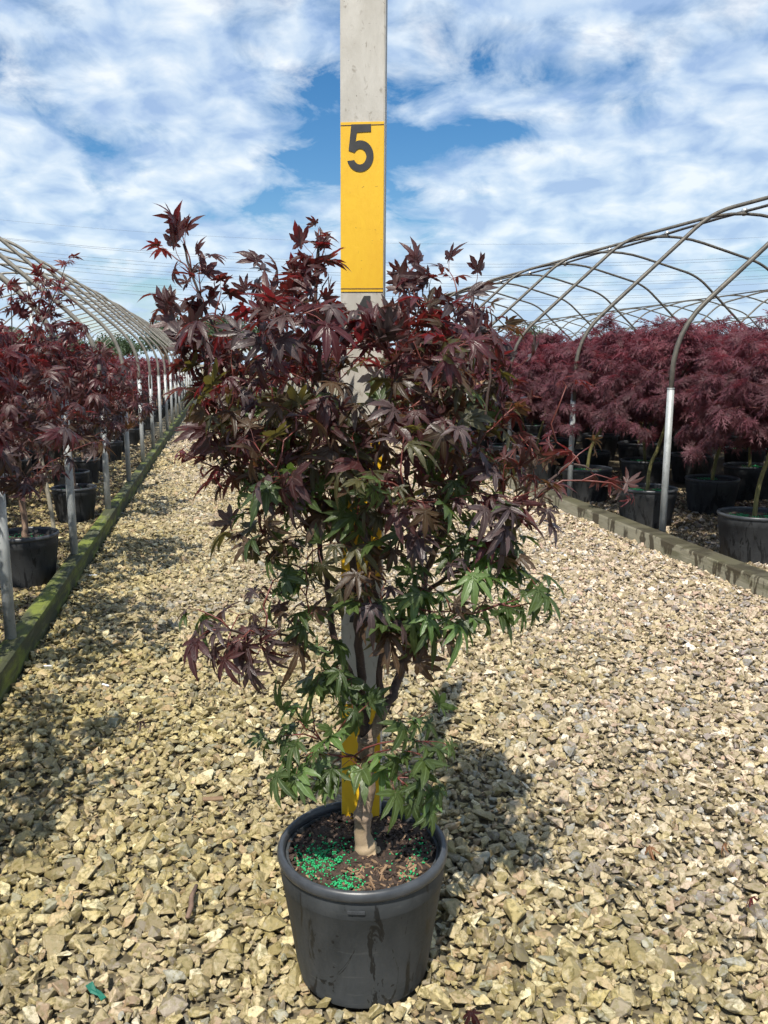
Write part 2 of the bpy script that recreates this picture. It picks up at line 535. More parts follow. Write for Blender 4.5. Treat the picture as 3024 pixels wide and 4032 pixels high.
def paint_mat(name, c1, c2, dirt, dirt_lo):
    m, t, b = new_mat(name)
    tcn = N(t, 'ShaderNodeTexCoord')
    v = tcn.outputs['Object']
    n1 = noise_n(t, mapped(t, v, (16, 16, 7)), 1.0, 8.0, 0.68, 0.5)
    n2 = noise_n(t, mapped(t, v, (90, 90, 50)), 1.0, 5.0, 0.6, 0.4)
    n3 = noise_n(t, mapped(t, v, (70, 10, 120), (2, 3, 5)), 1.0, 2.0, 0.5, 2.5)
    col = mix_c(t, ramp(t, [(0.35, 0.0), (0.65, 1.0)], n1).outputs[0], c1, c2)
    col = mix_c(t, ramp(t, [(dirt_lo, 0.0), (dirt_lo + 0.10, 0.8)], n2).outputs[0], col, dirt)
    col = mix_c(t, ramp(t, [(0.735, 0.0), (0.75, 0.9)], n3).outputs[0], col, tuple(c * 0.35 for c in dirt))
    t.links.new(col, b.inputs['Base Color'])
    b.inputs['Roughness'].default_value = 0.55
    bump(t, b, math_n(t, 'ADD', n1, math_n(t, 'MULTIPLY', n2, 0.6)), 0.25, 0.003)
    return m


M['white_paint'] = paint_mat('worn_white_paint', (0.45, 0.43, 0.39), (0.34, 0.32, 0.28), (0.22, 0.20, 0.165), 0.60)
M['yellow_paint'] = paint_mat('yellow_paint', (0.66, 0.40, 0.012), (0.61, 0.345, 0.008), (0.46, 0.25, 0.010), 0.66)
M['black_paint'] = simple('black_digit_paint', (0.012, 0.012, 0.013), 0.55, var=(0.032, 0.031, 0.030), scale=30)
M['wire'] = simple('power_cable', (0.10, 0.11, 0.13), 0.6)


def gravel_base_mat():
    m, t, b = new_mat('gravel_ground')
    geo = N(t, 'ShaderNodeNewGeometry')
    v = geo.outputs['Position']
    vor = N(t, 'ShaderNodeTexVoronoi', i={'Scale': 34.0, 'Randomness': 1.0})
    t.links.new(v, vor.inputs['Vector'])
    wn = N(t, 'ShaderNodeSeparateColor')
    t.links.new(vor.outputs['Color'], wn.inputs[0])
    col = ramp(t, [(0.0, (0.17, 0.145, 0.085)), (0.35, (0.33, 0.28, 0.17)), (0.7, (0.46, 0.40, 0.27)), (1.0, (0.60, 0.53, 0.39))], wn.outputs[0]).outputs[0]
    edge = ramp(t, [(0.35, 0.0), (0.8, 0.85)], math_n(t, 'MULTIPLY', vor.outputs['Distance'], 1.3)).outputs[0]
    col = mix_c(t, edge, col, (0.060, 0.050, 0.028))
    big = noise_n(t, v, 0.9, 5.0, 0.6)
    col = mix_c(t, ramp(t, [(0.45, 0.0), (0.70, 0.35)], big).outputs[0], col, (0.13, 0.115, 0.045))
    # near the camera real stones lie on top; what shows between them is fine dark grit
    sp = N(t, 'ShaderNodeSeparateXYZ')
    t.links.new(v, sp.inputs[0])
    grit = mix_c(t, noise_n(t, v, 160.0, 4.0), (0.075, 0.062, 0.036), (0.19, 0.16, 0.10))
    near = math_n(t, 'LESS_THAN', sp.outputs[1], 12.0)
    col = mix_c(t, near, col, grit)
    t.links.new(col, b.inputs['Base Color'])
    b.inputs['Roughness'].default_value = 0.8
    bump(t, b, math_n(t, 'SUBTRACT', 1.0, vor.outputs['Distance']), 1.0, 0.02)
    return m


def stone_mat():
    m, t, b = new_mat('gravel_stone')
    at_n = N(t, 'ShaderNodeAttribute', attribute_type='INSTANCER', attribute_name='tint')
    tcn = N(t, 'ShaderNodeTexCoord')
    geo = N(t, 'ShaderNodeNewGeometry')
    n1 = noise_n(t, geo.outputs['Position'], 95.0, 5.0, 0.65)
    n2 = noise_n(t, tcn.outputs['Object'], 2.2, 4.0, 0.6)
    n3 = noise_n(t, geo.outputs['Position'], 420.0, 2.0, 0.6)
    col = mix_c(t, ramp(t, [(0.46, 0.0), (0.62, 0.8)], n1).outputs[0], at_n.outputs['Color'], (0.150, 0.125, 0.038))
    col = mix_c(t, ramp(t, [(0.55, 0.0), (0.72, 0.5)], n2).outputs[0], col, (0.46, 0.41, 0.31))
    col = mix_c(t, math_n(t, 'MULTIPLY', math_n(t, 'SUBTRACT', n3, 0.35), 0.5, True), col, (0.07, 0.058, 0.032))
    t.links.new(col, b.inputs['Base Color'])
    t.links.new(ramp(t, [(0.35, 0.80), (0.65, 0.30)], n1).outputs[0], b.inputs['Roughness'])
    b.inputs['Specular IOR Level'].default_value = 0.45
    bump(t, b, math_n(t, 'ADD', n1, math_n(t, 'MULTIPLY', n3, 0.5)), 0.6, 0.004)
    return m


M['ground'] = gravel_base_mat()
M['stone'] = stone_mat()

# ------------------------------------------------------------------ ground and gravel
mb = MB()
mb.add([(-700, -40, -0.016), (700, -40, -0.016), (700, 900, -0.016), (-700, 900, -0.016)], [(0, 1, 2, 3)])
tag(mb.build('ground', M['ground'], smooth=False), kind='structure')

stone_col = bpy.data.collections.new('gravel_stones')
for i in range(14):
    r2 = random.Random(100 + i)
    bm = bmesh.new()
    ax = (1.0, r2.uniform(0.58, 0.92), r2.uniform(0.40, 0.66))
    for _ in range(r2.choice((9, 10, 11, 13))):
        v = Vector((r2.gauss(0, 1), r2.gauss(0, 1), r2.gauss(0, 1))).normalized() * r2.uniform(0.82, 1.1)
        bm.verts.new((v.x * ax[0], v.y * ax[1], v.z * ax[2]))
    res = bmesh.ops.convex_hull(bm, input=bm.verts)
    bmesh.ops.delete(bm, geom=[e for e in res['geom_interior'] if isinstance(e, bmesh.types.BMVert)], context='VERTS')
    bmesh.ops.bevel(bm, geom=list(bm.edges), offset=0.035, segments=1, affect='EDGES')
    me = bpy.data.meshes.new('gravel_stone')
    bm.to_mesh(me)
    bm.free()
    me.materials.append(M['stone'])
    stone_col.objects.link(bpy.data.objects.new('gravel_stone', me))


def gravel_points():
    step = 0.0164
    pts = []
    ys = np.arange(0.55, 15.5, step)
    for y in ys:
        st = step if y < 4.5 else step * (1 + (y - 4.5) * 0.055)
        x0 = -0.27 * (y + 1.2) - 0.75
        x1 = 0.72 * (y + 0.6) + 0.35
        if y > 7:
            x0, x1 = max(x0, -2.6), min(x1, 4.6)
        xs = np.arange(x0, x1, st)
        if y > 4.5 and rng.random() > step / st:
            continue
        pts.append(np.stack([xs + rng.uniform(-0.5, 0.5, len(xs)) * st * 1.2, y + rng.uniform(-0.5, 0.5, len(xs)) * step * 1.4], 1))
    return np.vstack(pts)


gp = gravel_points()
# no stones inside the pot foot or under the timbers
pc = np.array([0.267, 1.607])
keep = (np.hypot(gp[:, 0] - pc[0], gp[:, 1] - pc[1]) > 0.136) & ~((gp[:, 0] > -0.958) & (gp[:, 0] < -0.857)) & ~((gp[:, 0] > 2.935) & (gp[:, 0] < 3.095))
keep &= rng.random(len(gp)) > np.clip((gp[:, 1] - 12.0) / 3.5, 0, 1) * 0.9
gp = gp[keep]
n = len(gp)
grow = 1 + np.clip(gp[:, 1] - 4.5, 0, 12) * 0.035
scl = grow * np.clip(rng.lognormal(math.log(0.0145), 0.44, n), 0.005, 0.037)
under = rng.random(n) < 0.28
scl[under] *= 0.9
gz = np.where(under, -0.016, rng.uniform(-0.010, 0.006, n)) + scl * 0.15
rot = np.stack([rng.normal(0, 0.42, n), rng.normal(0, 0.42, n), rng.uniform(0, 6.283, n)], 1)
pal = np.array([(0.36, 0.305, 0.205), (0.31, 0.26, 0.175), (0.28, 0.235, 0.135), (0.41, 0.35, 0.255), (0.23, 0.19, 0.125), (0.33, 0.265, 0.20), (0.225, 0.225, 0.215), (0.50, 0.455, 0.37), (0.15, 0.130, 0.10), (0.30, 0.22, 0.165), (0.19, 0.165, 0.15)])
pk = rng.choice(len(pal), n, p=[.15, .13, .13, .10, .11, .09, .08, .05, .06, .05, .05])
tint = pal[pk] * rng.uniform(0.86, 1.55, (n, 1)) * np.array([1.0, 0.975, 0.93])
low = np.array([noise.noise((x * 0.8, y * 0.8, 3.3)) + 0.5 * noise.noise((x * 2.3, y * 2.3, 8.1)) for x, y in gp])
alg = np.clip(0.42 - 0.33 * (gp[:, 0] - 0.2) + 0.55 * low - 0.05 * (gp[:, 1] - 2), 0, 0.85)[:, None]
tint = tint * (1 - alg) + alg * tint * np.array([0.93, 0.91, 0.52])
pink = np.clip(0.50 * (gp[:, 0] - 0.6) + 0.12 * (gp[:, 1] - 2.3), 0, 1)[:, None]
tint = tint * (1 + pink * np.array([0.24, 0.20, 0.30]))
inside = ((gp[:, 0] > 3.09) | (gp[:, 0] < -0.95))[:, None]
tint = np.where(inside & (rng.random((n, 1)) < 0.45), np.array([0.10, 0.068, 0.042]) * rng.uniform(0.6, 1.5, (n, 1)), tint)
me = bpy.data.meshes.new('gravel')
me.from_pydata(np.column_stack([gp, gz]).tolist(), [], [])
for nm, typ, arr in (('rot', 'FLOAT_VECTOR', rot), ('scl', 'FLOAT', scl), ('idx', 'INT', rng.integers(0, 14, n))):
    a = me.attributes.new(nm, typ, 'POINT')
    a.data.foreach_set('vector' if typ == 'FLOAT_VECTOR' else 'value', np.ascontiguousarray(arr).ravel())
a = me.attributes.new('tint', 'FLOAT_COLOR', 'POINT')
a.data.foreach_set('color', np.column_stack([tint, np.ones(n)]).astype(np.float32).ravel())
gravel = link('gravel', me)
tag(gravel, 'crushed tan and olive limestone gravel covering the path between the beds', 'gravel', kind='stuff')
gn = bpy.data.node_groups.new('gravel_scatter', 'GeometryNodeTree')
gn.interface.new_socket('Geometry', in_out='INPUT', socket_type='NodeSocketGeometry')
gn.interface.new_socket('Geometry', in_out='OUTPUT', socket_type='NodeSocketGeometry')
gi, go = N(gn, 'NodeGroupInput'), N(gn, 'NodeGroupOutput')
ci = N(gn, 'GeometryNodeCollectionInfo')
ci.inputs['Collection'].default_value = stone_col
ci.inputs['Separate Children'].default_value = True
ci.inputs['Reset Children'].default_value = True
iop = N(gn, 'GeometryNodeInstanceOnPoints')
iop.inputs['Pick Instance'].default_value = True


def named(nm, typ):
    k = N(gn, 'GeometryNodeInputNamedAttribute', data_type=typ)
    k.inputs[0].default_value = nm
    return k.outputs[0]


gn.links.new(gi.outputs[0], iop.inputs['Points'])
gn.links.new(ci.outputs[0], iop.inputs['Instance'])
gn.links.new(named('idx', 'INT'), iop.inputs['Instance Index'])
e2r = N(gn, 'FunctionNodeEulerToRotation')
gn.links.new(named('rot', 'FLOAT_VECTOR'), e2r.inputs[0])
gn.links.new(e2r.outputs[0], iop.inputs['Rotation'])
gn.links.new(named('scl', 'FLOAT'), iop.inputs['Scale'])
gn.links.new(iop.outputs[0], go.inputs[0])
gravel.modifiers.new('scatter', 'NODES').node_group = gn

# ------------------------------------------------------------------ timber edging
def plank_mesh(x0, x1, ln, h, cap):
    bm = bmesh.new()
    k = 26
    rows = []
    prof = [(x0, -0.02), (x0, h - 0.012), (x0 + 0.006, h - 0.003), (x0 + 0.02, h), (x1 - 0.012, h - 0.001), (x1, h - 0.008), (x1, -0.02)]
    for i in range(k + 1):
        y = ln * i / k
        j = [noise.noise((y * 1.7 + x0, q * 0.7, x1)) * 0.0035 for q in range(len(prof))]
        rows.append([bm.verts.new((px + j[q], y, pz + j[q] * 0.6)) for q, (px, pz) in enumerate(prof)])
    for i in range(k):
        for q in range(len(prof) - 1):
            bm.faces.new((rows[i][q], rows[i][q + 1], rows[i + 1][q + 1], rows[i + 1][q]))
    bm.faces.new(rows[0][::-1])
    bm.faces.new(rows[-1])
    bmesh.ops.recalc_face_normals(bm, faces=bm.faces)
    me = bpy.data.meshes.new('plank')
    bm.to_mesh(me)
    bm.free()
    return me


def edging(x0, x1, h, mat, label, starts, ln):
    t = empty('timber_edging', ((x0 + x1) / 2, starts, 0))
    tag(t, label, 'edging')
    me = plank_mesh(x0 - (x0 + x1) / 2, x1 - (x0 + x1) / 2, ln - 0.006, h, True)
    me.materials.append(mat)
    for i in range(14):
        o = link('plank', me, t)
        o.location = (random.uniform(-0.003, 0.003), i * ln, random.uniform(-0.003, 0.003))
    return t


edging(-0.952, -0.866, 0.118, M['timber_moss'], 'moss-green timber edging along the left side of the gravel path', -1.2, 3.66)
edging(2.942, 3.082, 0.104, M['timber_tan'], 'tan timber edging with dark drip stains on the right of the path', 0.35, 3.66)

# ------------------------------------------------------------------ hoop houses
def arc_path(pts, rad, seg=6):
    out = [np.array(pts[0], float)]
    for i in range(1, len(pts) - 1):
        p, a, b = np.array(pts[i], float), np.array(pts[i - 1], float), np.array(pts[i + 1], float)
        da, db = (a - p) / np.linalg.norm(a - p), (b - p) / np.linalg.norm(b - p)
        s, e = p + da * rad[i], p + db * rad[i]
        for k in range(seg + 1):
            u = k / seg
            out.append((1 - u) ** 2 * s + 2 * u * (1 - u) * p + u * u * e)
    out.append(np.array(pts[-1], float))
    return out


HALF, SP = 2.68, 1.66


def hoop_meshes(sides, r):
    pr = [(-HALF, 0, 0.95), (-HALF, 0, 1.50), (-HALF + 1.24, 0, 2.60), (0, 0, 2.99), (HALF - 1.24, 0, 2.60), (HALF, 0, 1.50), (HALF, 0, 0.95)]
    mb_ = MB()
    mb_.tube(arc_path(pr, [0, 0.30, 0.22, 0.55, 0.22, 0.30, 0]), r, sides)
    hoop = mb_.mesh('hoop', [M['hoop_pipe']])
    mb_ = MB()
    mb_.tube([(0, 0, -0.05), (0, 0, 1.105)], 0.0245, 12)
    mb_.tube([(0, 0, 1.10), (0, 0, 1.108)], [0.0265, 0.0265], 12)
    sleeve = mb_.mesh('post', [M['galv']])
    mb_ = MB()
    mb_.tube([(0, -0.022, 2.955), (0, 0.022, 2.955)], 0.028, 10)
    mb_.box((-0.012, -0.02, 2.90), (0.012, 0.02, 2.93))
    mb_.tube([(-0.03, 0, 2.915), (0.03, 0, 2.915)], 0.008, 6)
    clamp = mb_.mesh('clamp', [M['clamp']])
    return hoop, sleeve, clamp


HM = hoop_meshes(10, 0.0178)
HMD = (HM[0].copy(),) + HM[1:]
HMD[0].materials[0] = M['hoop_shaded']


def hoop_house(xc, y0, count, label, detail=True, near_side=0, support=None, dark=True):
    t = empty('hoop_house', (xc, y0, 0))
    tag(t, label, 'hoop house')
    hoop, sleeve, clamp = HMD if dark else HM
    for i in range(count):
        o = link('hoop', hoop, t)
        o.location = (0, i * SP, random.uniform(-0.012, 0.012))
        o.rotation_euler = (random.uniform(-0.006, 0.006), 0, random.uniform(-0.006, 0.006))
        for s in (-1, 1):
            if detail or s == near_side:
                p = link('post', sleeve, t)
                p.location = (s * HALF, i * SP, random.uniform(-0.02, 0.02))
        if detail:
            c = link('clamp', clamp, t)
            c.location = (0, i * SP + 0.03, 0)
    mb_ = MB()
    ys = np.linspace(-0.3, (count - 1) * SP + 0.3, count * 2)
    mb_.tube([(0, y, 2.945 + 0.008 * math.sin(y * 1.9)) for y in ys], 0.016, 8)
    mb_.build('ridge_purlin', M['hoop_shaded' if dark else 'hoop_pipe'], t)
    if support is not None:
        mb_ = MB()
        mb_.tube([(0, support, -0.05), (0, support, 2.84)], 0.045, 10)
        mb_.tube([(0, support, 2.80), (0, support, 2.93)], 0.058, 10)
        mb_.build('ridge_support', M['galv'], t)
    return t


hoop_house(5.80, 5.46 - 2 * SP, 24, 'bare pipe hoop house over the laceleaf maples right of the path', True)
hoop_house(-3.60, 5.38 - 2 * SP, 27, 'bare pipe hoop house over the red maples left of the path', True, support=16.0, dark=False)
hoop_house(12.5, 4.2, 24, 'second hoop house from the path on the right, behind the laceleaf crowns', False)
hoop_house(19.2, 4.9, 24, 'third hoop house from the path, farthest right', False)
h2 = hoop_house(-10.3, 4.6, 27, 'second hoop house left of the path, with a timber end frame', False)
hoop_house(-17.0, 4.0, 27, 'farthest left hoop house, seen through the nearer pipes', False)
mb = MB()
for x in (-1.2, -0.45, 0.45, 1.2):
    mb.box((x - 0.07, 26.0, 0), (x + 0.07, 26.09, 2.75))
mb.box((-1.27, 25.97, 2.02), (1.27, 26.0, 2.18))
mb.build('end_frame', M['frame_wood'], h2, smooth=False)

# ------------------------------------------------------------------ leaves
VEIN = {}          # per template: (0 on the midrib .. 1 on the edge, 0 .. 1 along the lobe, has veins)


def vein_of(V):
    return VEIN.get((len(V), round(float(np.abs(V).sum()), 6)), np.tile([1.0, 0.0, 0.0], (len(V), 1)))


def maple_leaf(seed, segs=5, pet=0.62, droop=0.35, fold=0.22, fat=1.0, blade_pitch=0.4):
    r2 = random.Random(seed)
    V, F, MI = [], [], []
    lobes = [(0, 1.0, .165), (36, .93, .155), (-36, .93, .155), (74, .74, .125), (-74, .74, .125), (118, .40, .085), (-118, .40, .085)]
    V.append((0, 0, 0.0))
    E = [(0, 0, 1)]
    for ang, ln, w in lobes:
        ang = R(ang + r2.uniform(-9, 9))
        ln *= r2.uniform(0.74, 1.12)
        w *= fat * r2.uniform(0.9, 1.1)
        curl = r2.uniform(-0.35, 0.55) + droop
        side = r2.uniform(-0.22, 0.22)
        c, s = math.sin(ang), math.cos(ang)
        prev = None
        for i in range(1, segs + 1):
            u = i / segs
            if i < segs:
                ww = w * (math.sin(math.pi * min(1.0, u * 0.92 + 0.08) ** 1.15) ** 0.85) * (1.0 if i % 2 else 0.80)
                if i == 1:
                    ww = max(ww, 0.10 * fat)
            rr = u * ln
            bend = side * u * u * ln
            x, y = c * rr + s * bend, s * rr - c * bend
            z = -curl * rr * rr
            b = len(V)
            if i < segs:
                zz = z + fold * ww
                V.append((x, y, z))
                V.append((x + s * ww, y - c * ww, zz))
                V.append((x - s * ww, y + c * ww, zz))
                E += [(0, u, 1), (1, u, 1), (1, u, 1)]
                if prev is None:
                    F += [(0, b + 1, b), (0, b, b + 2)]
                else:
                    F += [(prev, prev + 1, b + 1, b), (prev, b, b + 2, prev + 2)]
                prev = b
            else:
                V.append((x, y, z))
                E.append((0.5, u, 1))
                F += [(prev, prev + 1, b), (prev, b, prev + 2)]
    V = np.array(V)
    cp, sp_ = math.cos(-blade_pitch), math.sin(-blade_pitch)
    V = np.stack([V[:, 0], V[:, 1] * cp - V[:, 2] * sp_, V[:, 1] * sp_ + V[:, 2] * cp], 1)
    V[:, 1] += pet
    F2 = list(F)
    MI = [0] * len(F2)
    # petiole, a three-sided stalk
    k0 = len(V)
    pts = [(0, 0, 0), (0, pet * .5, 0.05), (0, pet, 0.0)]
    pv = []
    for q, p in enumerate(pts):
        rad = 0.014
        for a in range(3):
            pv.append((p[0] + rad * math.cos(a * 2.094), p[1], p[2] + rad * math.sin(a * 2.094)))
    V = np.vstack([V, pv])
    E += [(1, 0, 0)] * len(pv)
    VEIN[(len(V), round(float(np.abs(V).sum()), 6))] = np.array(E, float)
    for q in range(2):
        for a in range(3):
            F2.append((k0 + q * 3 + a, k0 + q * 3 + (a + 1) % 3, k0 + q * 3 + 3 + (a + 1) % 3, k0 + q * 3 + 3 + a))
            MI.append(1)
    return V, F2, MI


def lace_leaf(seed, droop=0.5):
    r2 = random.Random(seed)
    V, F = [(0, 0, 0)], []
    for ang, ln in ((0, 1.0), (30, .95), (-30, .95), (62, .8), (-62, .8), (100, .55), (-100, .55)):
        ang = R(ang + r2.uniform(-7, 7))
        ln *= r2.uniform(0.85, 1.1)
        c, s = math.sin(ang), math.cos(ang)
        cu = droop + r2.uniform(-0.1, 0.25)

        def P(u, off):
            rr = u * ln
            return (c * rr + s * off, s * rr - c * off, -cu * rr * rr)
        b = len(V)
        w = 0.026
        V += [P(.35, w), P(.35, -w), P(.7, w * .9), P(.7, -w * .9), P(1.0, 0)]
        F += [(0, b, b + 1), (b, b + 2, b + 3, b + 1), (b + 2, b + 4, b + 3)]
        for u, tl in ((.34, .13), (.52, .16), (.70, .11)):
            for sgn in (1, -1):
                k = len(V)
                V += [P(u - .05, sgn * w * .6), P(u + .05, sgn * w * .6), P(u + .17, sgn * (w + tl * r2.uniform(.7, 1.2)))]
                F.append((k, k + 1, k + 2) if sgn < 0 else (k, k + 2, k + 1))
    V = np.array(V)
    V[:, 1] += 0.25
    V = np.vstack([V, [(0, 0, 0), (0.012, 0, 0), (0, 0.25, 0)]])
    F.append((len(V) - 3, len(V) - 2, len(V) - 1))
    return V, F, [0] * (len(F) - 1) + [1]


LEAF_HI = [maple_leaf(10 + i, 7, pet=p, droop=d, fold=fo, fat=ft * 0.93, blade_pitch=bp) for i, (p, d, fo, ft, bp) in enumerate([
    (.55, .20, .25, 1.0, .20), (.60, .38, .35, .95, .45), (.50, .55, .30, .85, .75), (.70, .28, .45, 1.1, .35), (.55, .75, .55, .80, .95), (.65, .10, .15, 1.05, .10), (.50, .45, .65, .75, .60), (.7, .60, .40, .85, .30), (.45, .30, .75, .70, .85), (.6, .9, .35, .8, .5), (.8, .15, .5, .95, .55)])]
LEAF_LO = [maple_leaf(40 + i, 3, pet=.5, droop=d, fold=.3, fat=1.0, blade_pitch=bp) for i, (d, bp) in enumerate([(.25, .3), (.5, .6), (.7, .9)])]
LACE = [lace_leaf(70 + i, d) for i, d in enumerate((.35, .6, .9))]


def frame(d, up):
    """columns X, Y (leaf axis), Z (leaf upper side)"""
    d = d / (np.linalg.norm(d) + 1e-9)
    z = up - d * (up @ d)
    nz = np.linalg.norm(z)
    z = z / nz if nz > 1e-4 else np.array([0, 0, 1.0])
    return np.stack([np.cross(d, z), d, z], 1)


def join_leaves(leaves, templates, mat_names, stalk_mat, name):
    """leaves: list of (pos, frame3x3, size, variant, material name) -> one mesh"""
    vs, ve, cnt = [], [], 0
    loops, starts, totals, mi = [], [], [], []
    ls = 0
    pre = []
    for V, F, MI in templates:
        fl = np.array([len(f) for f in F])
        pre.append((V, np.concatenate([np.array(f) for f in F]), fl, np.array(MI), vein_of(V)))
    idx = {m_: i for i, m_ in enumerate(mat_names)}
    for pos, fr, size, var, mn in leaves:
        V, fc, fl, MI, EV = pre[var]
        ve.append(EV)
        vs.append(V @ (fr.T * size) + pos)
        loops.append(fc + cnt)
        totals.append(fl)
        mi.append(np.where(MI == 1, len(mat_names), idx[mn]))
        cnt += len(V)
    vs = np.vstack(vs)
    loops = np.concatenate(loops)
    totals = np.concatenate(totals)
    mi = np.concatenate(mi)
    starts = np.concatenate([[0], np.cumsum(totals)[:-1]])
    me = bpy.data.meshes.new(name)
    me.vertices.add(len(vs))
    me.vertices.foreach_set('co', vs.ravel())
    me.loops.add(len(loops))
    me.loops.foreach_set('vertex_index', loops.astype(np.int32))
    me.polygons.add(len(totals))
    me.polygons.foreach_set('loop_start', starts.astype(np.int32))
    me.polygons.foreach_set('material_index', mi.astype(np.int32))
    me.update(calc_edges=True)
    a_ = me.attributes.new('vein', 'FLOAT_VECTOR', 'POINT')
    a_.data.foreach_set('vector', np.vstack(ve).ravel())
    for m_ in mat_names:
        me.materials.append(M[m_])
    me.materials.append(stalk_mat)
    me.polygons.foreach_set('use_smooth', np.ones(len(totals), dtype=bool))
    return me


_leaf_cache = {}


def leaf_object(leaf, templates, key, parent):
    pos, fr, size, var, mn = leaf
    k = (key, var, mn)
    if k not in _leaf_cache:
        V, F, MI = templates[var]
        me = bpy.data.meshes.new('leaf')
        me.from_pydata(V.tolist(), [], F)
        a_ = me.attributes.new('vein', 'FLOAT_VECTOR', 'POINT')
        a_.data.foreach_set('vector', vein_of(V).ravel())
        me.materials.append(M[mn])
        me.materials.append(M['twig_red'])
        me.polygons.foreach_set('material_index', np.array(MI, dtype=np.int32))
        me.polygons.foreach_set('use_smooth', np.ones(len(F), dtype=bool))
        _leaf_cache[k] = me
    o = link('leaf', _leaf_cache[k], parent)
    m4 = Matrix([[*(fr[i] * size), pos[i]] for i in range(3)] + [[0, 0, 0, 1]])
    o.matrix_basis = m4
    return o


class Tree:
    """stems and twigs as tubes, leaves as frames along the last part of each twig"""

    def __init__(self, seed):
        self.r = np.random.default_rng(seed)
        self.pos, self.dir = [], []
        self.stems, self.twigs, self.leaves = [], [], []
        self.mult = 1.0

    def stem(self, pts, r0, r1, sub=5, wob=0.004):
        pts = [np.asarray(p, float) for p in pts]
        out = []
        k = len(pts)
        for i in range(k - 1):
            p0, p1, p2, p3 = pts[max(i - 1, 0)], pts[i], pts[i + 1], pts[min(i + 2, k - 1)]
            for j in range(sub):
                u = j / sub
                out.append(0.5 * (2 * p1 + (p2 - p0) * u + (2 * p0 - 5 * p1 + 4 * p2 - p3) * u * u + (3 * p1 - p0 - 3 * p2 + p3) * u ** 3))
        out.append(pts[-1])
        out = np.array(out)
        out[1:-1] += self.r.normal(0, wob, (len(out) - 2, 3)) * 0.5
        rad = r0 + (r1 - r0) * np.linspace(0, 1, len(out)) ** 0.8
        self.stems.append((out, rad))
        for i in range(1, len(out)):
            d = out[i] - out[i - 1]
            self.pos.append(out[i]); self.dir.append(d / (np.linalg.norm(d) + 1e-9))

    def twig(self, tip, nleaf, size, mats, variants, up_bias=0.75, sag=0.0, spread=0.14, gap=0.034, jit=0.42, out_from=None, addnodes=True, droop=0.25, maxr=0.0034):
        tip = np.asarray(tip, float)
        P = np.array(self.pos)
        dv = tip - P
        dist = np.linalg.norm(dv, axis=1)
        cost = dist + 1.6 * np.maximum(0, P[:, 2] - tip[2] + 0.04) + 0.02 * self.r.random(len(P))
        cost += 0.10 * (dist < 0.06)
        i = int(np.argmin(cost))
        a, ln = P[i], dist[i]
        ctrl = a + (0.45 * self.dir[i] + 0.55 * (tip - a) / (ln + 1e-9) + np.array([0, 0, 0.22 - sag])) * ln * 0.5
        k = max(4, int(ln / 0.035) + 2)
        u = np.linspace(0, 1, k)[:, None]
        path = (1 - u) ** 2 * a + 2 * u * (1 - u) * ctrl + u * u * tip
        path[1:-1] += self.r.normal(0, 0.003, (k - 2, 3))
        r0 = min(maxr, 0.0014 + 0.006 * ln)
        self.twigs.append((path, np.linspace(r0, 0.0010, k)))
        if addnodes:
            for q in range(1, k):
                d = path[q] - path[q - 1]
                self.pos.append(path[q]); self.dir.append(d / (np.linalg.norm(d) + 1e-9))
        # leaves in opposite pairs back from the tip
        seglen = np.linalg.norm(np.diff(path, axis=0), axis=1)
        cum = np.concatenate([[0], np.cumsum(seglen)])
        tot = cum[-1]
        left, s, turn = int(round(nleaf * self.mult)), tot, self.r.uniform(0, 3.14)
        while left > 0 and s > 0.012:
            q = min(k - 2, max(0, int(np.searchsorted(cum, s) - 1)))
            w = (s - cum[q]) / (seglen[q] + 1e-9)
            p = path[q] * (1 - w) + path[q + 1] * w
            ax = path[q + 1] - path[q]
            ax = ax / (np.linalg.norm(ax) + 1e-9)
            ref = np.cross(ax, [0, 0, 1.0])
            if np.linalg.norm(ref) < 0.2:
                ref = np.array([1.0, 0, 0])
            ref /= np.linalg.norm(ref)
            ref2 = np.cross(ax, ref)
            for sg in (1, -1):
                if left <= 0:
                    break
                side = (math.cos(turn) * ref + math.sin(turn) * ref2 * 0.6) * sg
                d = side * 0.85 + ax * (0.55 if s < tot - 0.01 else 0.9) + np.array([0, 0, -droop]) + self.r.normal(0, 0.22, 3)
                if out_from is not None:
                    o_ = p - out_from
                    o_[2] *= 0.3
                    d += 0.55 * o_ / (np.linalg.norm(o_) + 1e-9)
                up = np.array([0, 0, up_bias]) + self.r.normal(0, jit, 3)
                if out_from is not None:
                    up += 0.35 * o_ / (np.linalg.norm(o_) + 1e-9)
                sz = size * self.r.uniform(0.60, 1.30) * (0.8 if s > tot - 0.01 and self.r.random() < .4 else 1)
                mn = mats[int(self.r.integers(len(mats)))]
                self.leaves.append((p, frame(d, up), sz, int(variants[int(self.r.integers(len(variants)))]), mn))
                left -= 1
            turn += 1.57 + self.r.normal(0, 0.2)
            s -= gap * self.r.uniform(0.75, 1.3)

    def wood(self, name, mat, parent, sides=7, which='stems'):
        mb_ = MB()
        for pth, rad in (self.stems if which == 'stems' else self.twigs):
            mb_.tube(pth, rad, sides if which == 'stems' else 4)
        return mb_.build(name, mat, parent)


